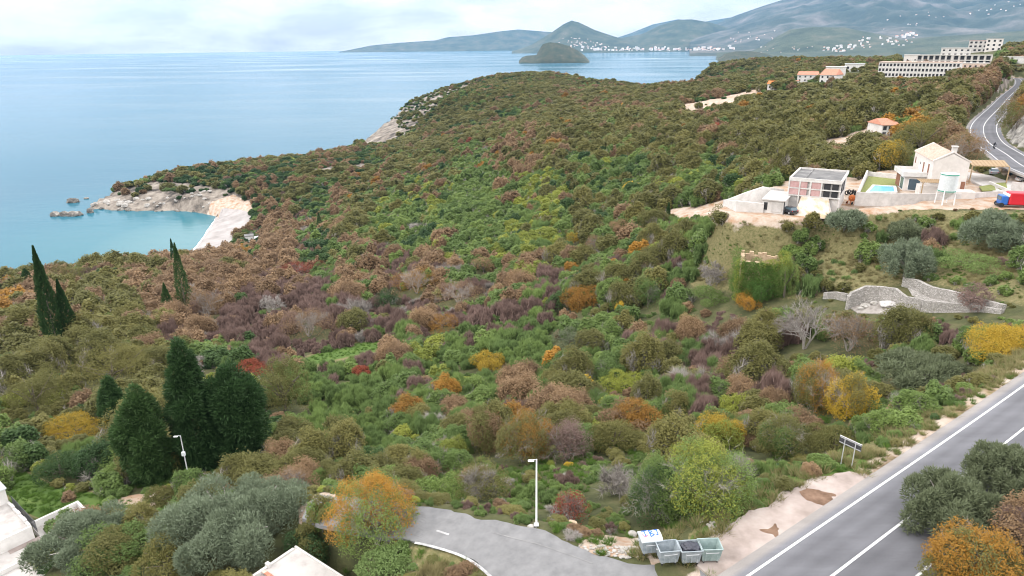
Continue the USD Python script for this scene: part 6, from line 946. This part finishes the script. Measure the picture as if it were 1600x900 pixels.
# ---- houses and hotels farther off
def block(name, label, cat, x0, x1, yt, yb, depth, mat, roof=None, rows=0, cols=0, win=(1.2, 1.4), roofmat='terracotta', turn=0.0, pane='dark_opening', bury=3.0, dist=None, group=None):
    cx = (x0 + x1) / 2; b = hit(cx, yb) if dist is None else at_distance(cx, yb, dist); pm = FOC / proj(b)[2]; de = math.atan2(130 - b[2], math.hypot(*b[:2])); w = (x1 - x0) / pm; h = (yb - yt) / pm / max(math.cos(de), .3); u = unit(b[:2]); c, s = math.cos(turn), math.sin(turn); u = np.array([u[0] * c - u[1] * s, u[0] * s + u[1] * c])
    fr = Frame(b, u); fr.o = fr.o - fr.v * w / 2; t = thing(name, (0, 0, 0), 0, label, cat, group); hw = h * .72 if roof == 'gable' else h
    fr.part('wall', mat, t, 0, w, 0, depth, -bury, hw)
    if roof == 'gable': fr.solid(MB(), [(a, bb, hw) for a in (-.4, w + .4) for bb in (-.5, depth + .5)] + [(a, depth / 2, h * 1.05) for a in (w * .04, w * .96)]).build('roof', roofmat, t)
    elif roof == 'flat': fr.part('roof', roofmat, t, -.3, w + .3, -.3, depth + .3, hw, hw + .35)
    for r_ in range(rows):
        for c_ in range(cols):
            ww, hh = min(win[0], w / cols * .62), min(win[1], hw / rows * .62); a = w * (c_ + .5) / cols; z = hw * (r_ + .5) / rows - hh / 2; fr.part('window', pane, t, a - ww / 2, a + ww / 2, -.07, .04, z, z + hh)
    return fr, w, h, t
block('brick_house', 'unfinished house with orange roof and brick walls by the pale track', 'house', 1376, 1402, 189, 214, 11, 'render_white', 'gable', 2, 3, (2.2, 1.8), turn=.5); 
block('red_roofed_house', 'wide low white house with a red roof among the far trees', 'house', 1246, 1277, 113, 128, 10, 'render_white', 'gable', 2, 4); block('red_roofed_house', 'tall white house with a steep red roof, nearest of the far white group', 'house', 1279, 1303, 111, 137, 14, 'render_white', 'gable', 3, 3, turn=-.35); block('white_house', 'plain white flat roofed house behind the tall red roofed one', 'house', 1290, 1319, 105, 119, 12, 'render_white', 'flat', 1, 2, roofmat='render_white'); block('white_house', 'white modern house with dark openings, rightmost of the far white group', 'house', 1320, 1348, 101, 112, 10, 'render_white', 'flat', 1, 3, (2.4, 2.2), roofmat='white_plastic')
block('small_house', 'little house with an orange roof at the end of the earth cutting', 'house', 1199, 1221, 128, 141, 10, 'render_white', 'gable', 1, 3, roofmat='orange_paint'); block('pink_shed', 'low pale pink shed left of the yellow tree', 'shed', 1230, 1247, 127, 133, 7, 'render_cream', 'flat', 1, 2, roofmat='terracotta'); block('white_cabin', 'white cabin at the right edge above the far road', 'cabin', 1569, 1622, 89, 99, 10, 'render_white', 'flat', 1, 4, (1.6, 1.2), roofmat='render_cream')
block('terraced_hotel', 'long white three storey hotel wing with rows of openings', 'hotel', 1376, 1487, 99, 121, 16, 'render_white', 'flat', 3, 22, (1.5, 1.9), roofmat='pale_tile', bury=6, turn=-.12); block('hotel_block', 'blank cream block at the left of the unfinished hotel frames', 'building', 1412, 1433, 87, 101, 14, 'render_cream', 'flat', 1, 2, roofmat='render_cream', bury=8)
for x0, x1, lb in ((1434, 1481, 'unfinished concrete hotel frame behind the long wing'), (1491, 1542, 'right hand unfinished concrete hotel frame')):
    fr, w, h, t = block('hotel_shell', lb, 'building', x0, x1, 87, 102, 1.0, 'concrete', None, 0, 0, bury=8); fr.part('back_wall', 'dark_opening', t, 0, w, 5.0, 9, -4, h - .3)
    for z in (0.0, .5, 1.0): fr.part('floor_slab', 'render_cream', t, -.3, w + .3, -1.2, 6, h * z - .25, h * z + .35)
    for k in range(7): a = w * k / 6; fr.part('column', 'render_cream', t, a - .45, a + .45, -1.0, -.1, -3, h)
    for r_ in range(2):
        for k in range(6): fr.part('bay', 'dark_opening', t, w * (k + .2) / 6, w * (k + .8) / 6, -.12, .06, h * (.5 * r_) + .5, h * (.5 * r_ + .5) - .45)
block('hotel_terrace', 'reddish terrace level between the hotel frames and the trees', 'building', 1460, 1545, 100, 108, 10, 'pale_tile', 'flat', 1, 12, (1.4, 1.4), roofmat='render_cream', bury=8); block('upper_hotel', 'pale boxy building above the unfinished frames', 'building', 1472, 1512, 76, 88, 14, 'render_white', 'flat', 2, 5, (2, 1.6), roofmat='concrete', bury=10); block('upper_hotel', 'grey topmost block at the back of the hotel site', 'building', 1480, 1514, 69, 79, 12, 'concrete', 'flat', 1, 5, (2, 1.6), roofmat='concrete', bury=12)
block('scaffolded_building', 'unfinished brown and grey building at the top right of the hotel site', 'building', 1514, 1545, 65, 82, 12, 'concrete', 'flat', 3, 5, (2.4, 2), roofmat='pink_block', bury=10); block('scaffolded_building', 'pale stepped building at the far right of the hotel site', 'building', 1540, 1562, 62, 80, 12, 'render_cream', 'flat', 3, 3, (2, 2), roofmat='concrete', bury=10); block('beach_hut', 'small white hut with a dark roof behind the beach', 'hut', 384, 397, 369, 379, 5, 'render_white', 'flat', 1, 2, (1, 1.2), roofmat='roof_felt'); block('beach_hut', 'little white shelter right of the dark roofed hut', 'hut', 399, 408, 370, 377, 4, 'render_white', 'gable', 0, 0, roofmat='white_plastic')
# ---- rock cutting beside the far road
_n = 34; _s = np.linspace(0, 1, _n); _i0 = int(np.argmin(np.linalg.norm(ROAD_L - at_height(1556, 205, 101)[:2], axis=1))); _i1 = int(np.argmin(np.linalg.norm(ROAD_L - at_height(1650, 275, 101)[:2], axis=1))); _ids = np.linspace(_i0, _i1, _n).astype(int); _rows = 12; _v = []
for k in range(_rows):
    f = k / (_rows - 1); base = ROAD_L[_ids] + _nor[_ids] * (5.6 + f * 3.2); z = 100.6 + f * 7.5 * smooth(np.minimum(_s, 1 - _s) * 5); _v.append(np.c_[base, z])
_v = np.array(_v).reshape(-1, 3); _v += (np.stack([meshkit.fbm(_v / 2.2 + q * 9, 4, 50 + q) for q in range(3)], 1) - .5) * [2.6, 2.6, 2.0]; noisy('cut_rock', [(.3, (.10, .095, .085)), (.5, (.24, .225, .20)), (.68, (.42, .40, .36))], scale=.35, coord='geo.position', bump=.7, bdist=.4, detail=8)
mesh('rock_cutting', (_v, np.array([[i * _n + j, i * _n + j + 1, (i + 1) * _n + j + 1, (i + 1) * _n + j] for i in range(_rows - 1) for j in range(_n - 1)])), 'cut_rock', label='grey rock cutting beside the bend of the far road', cat='rock face')
# ---- rocks in the sea
for x0, x1, y0, y1, lb in ((77, 92, 330, 339, 'low dark rock at the left of the row of three in the sea'), (91, 106, 329, 339, 'middle rock in the row of three in the sea'), (103, 125, 329, 339, 'longest rock in the row of three in the sea'), (101, 121, 309, 318, 'pale topped rock standing alone in the sea'), (130, 138, 309, 312, 'tiny rock awash beside the pale topped one'), (134, 144, 325, 334, 'dark rock just off the tip of the headland')):
    b = at_height((x0 + x1) / 2, y1 - 1, 0); pm = FOC / proj(b)[2]; w = (x1 - x0) / pm / 2; h = (y1 - y0) / pm; v, f = lumpy(rng, (w, w * .75, h * .62), .38, 3, 1.4); mesh('sea_rock', (v + b + np.array([0, w * .5, h * .12]), f), 'sea_rock', label=lb, cat='rock')
for k in range(70):
    f = rng.uniform(0, 1); px = 140 + f * 196; py = 329 + rng.uniform(-9, 1.5) + (px > 300) * (px - 300) * .12; b = at_height(px, py, .3); r_ = rng.uniform(.8, 2.6) * (1.3 if px < 240 else .8)
    v, fc = lumpy(rng, (r_, r_ * .8, r_ * .62), .4, 2); z = max(0, height(b[:2])[0]); mesh('shore_boulder', (v + [b[0], b[1], z + r_ * .15], fc), 'sea_rock' if z < 1.6 else 'limestone', label='boulder at the foot of the rocky headland by the cove', cat='boulder', group='boulders along the rocky shore')
# ---- the far town and scattered houses
noisy('town_wall', [(.3, (.62, .58, .55)), (.7, (.80, .77, .75))], scale=.02, coord='geo.position'); noisy('town_dark', around((.20, .21, .23)), scale=1)
town = []
for k, (w, d, h, gab) in enumerate(((26, 18, 12, 1), (34, 20, 19, 0), (20, 16, 9, 1), (42, 20, 24, 0), (18, 18, 30, 0))):
    p = cls(f'town_type_{"abcde"[k]}'); o = MB().box((0, 0, h / 2 - 6), (w, d, h + 12)); mesh('wall', o.get(), 'town_wall', p)
    if gab: MB().tm(trimesh.convex.convex_hull(np.array([(x, y, h) for x in (-w / 2 - 1, w / 2 + 1) for y in (-d / 2 - 1, d / 2 + 1)] + [(x, 0, h + 5) for x in (-w / 2 + 4, w / 2 - 4)]))).build('roof', 'terracotta', p)
    else: MB().box((0, 0, h + .8), (w * .4, d * .5, 3)).build('roof', 'concrete', p)
    for r_ in range(max(1, int(h / 6))): MB().box((0, -d / 2 - .1, 3 + r_ * 6), (w * .86, .6, 1.8)).build('window_row', 'town_dark', p)
    town.append(p.GetPath())
rng = np.random.default_rng(77)
SPOTS = [(120, lambda: (rng.uniform(908, 1150), 79.3 - abs(rng.normal()) * 2.6), 'apartment block in the white town along the far shore', 'blocks of the far shore town'), (32, lambda: (rng.normal(900, 11), rng.uniform(58, 76)), 'white house climbing the pointed hill above the far town', 'houses on the pointed hill'), (20, lambda: (rng.normal(935, 12), rng.uniform(66, 78)), 'white house low on the right of the pointed hill', 'houses below the pointed hill'),
         (66, lambda: (lambda x: (x, 84 - (x - 1290) * .10 - rng.uniform(0, 10) * (1 + (x > 1340))))(rng.uniform(1285, 1432)), 'white block of the resort suburb before the mountain', 'blocks of the resort suburb'), (14, lambda: (rng.uniform(1180, 1280), rng.uniform(72, 82)), 'pale house by the bay road in front of the dark spur', 'houses by the bay road'),
         (18, lambda: (rng.uniform(1140, 1215), rng.uniform(48, 66)), 'white house on the lower mountain behind the town', 'houses behind the town'), (24, lambda: (lambda x: (x, 42 - (x - 1380) * .16 + rng.normal() * 5))(rng.uniform(1370, 1600)), 'white house of a village strung across the mountain slope', 'village houses on the mountain'), (6, lambda: (rng.uniform(630, 672), rng.uniform(62, 68)), 'pale building on the low far peninsula', 'buildings on the peninsula')]
for n, fn, lb, gr in SPOTS:
    for k in range(n):
        q = far_hit(*fn())
        if q is None: continue
        k_ = int(rng.choice(5, p=(.3, .25, .25, .12, .08))) if 'block' in lb else int(rng.choice(5, p=(.5, .1, .4, 0, 0))); sc = rng.uniform(.65, 1.15) * (1 if 'block' in lb else .62) * (.62 if np.hypot(*q[:2]) < 8500 else 1)
        copy_of(town[k_], 'town_building', (q[0], q[1], q[2]), -math.atan2(q[0], q[1]) + rng.normal() * .5, sc, lb, 'building', gr)
HAZE = 1.4e-5
M['haze'] = usdkit.material(stage, '/World/Looks/haze', {'v': ('principled_volume', {'color': (0.24, 0.56, 1.0), 'density': HAZE, 'anisotropy': 0.0})}, volume='v.volume')
_top = max(float(z.max()) for _, _, z in FAR) + 40; _hz = MB().box((0, (SEA_R + 900 - 2500) / 2, (_top - 10.6) / 2), (2 * (SEA_R + 900), SEA_R + 900 + 2500, _top + 10.6))
mesh('haze', _hz.get(), 'haze', kind='stuff', label='thin blue haze over the sea and mountains')
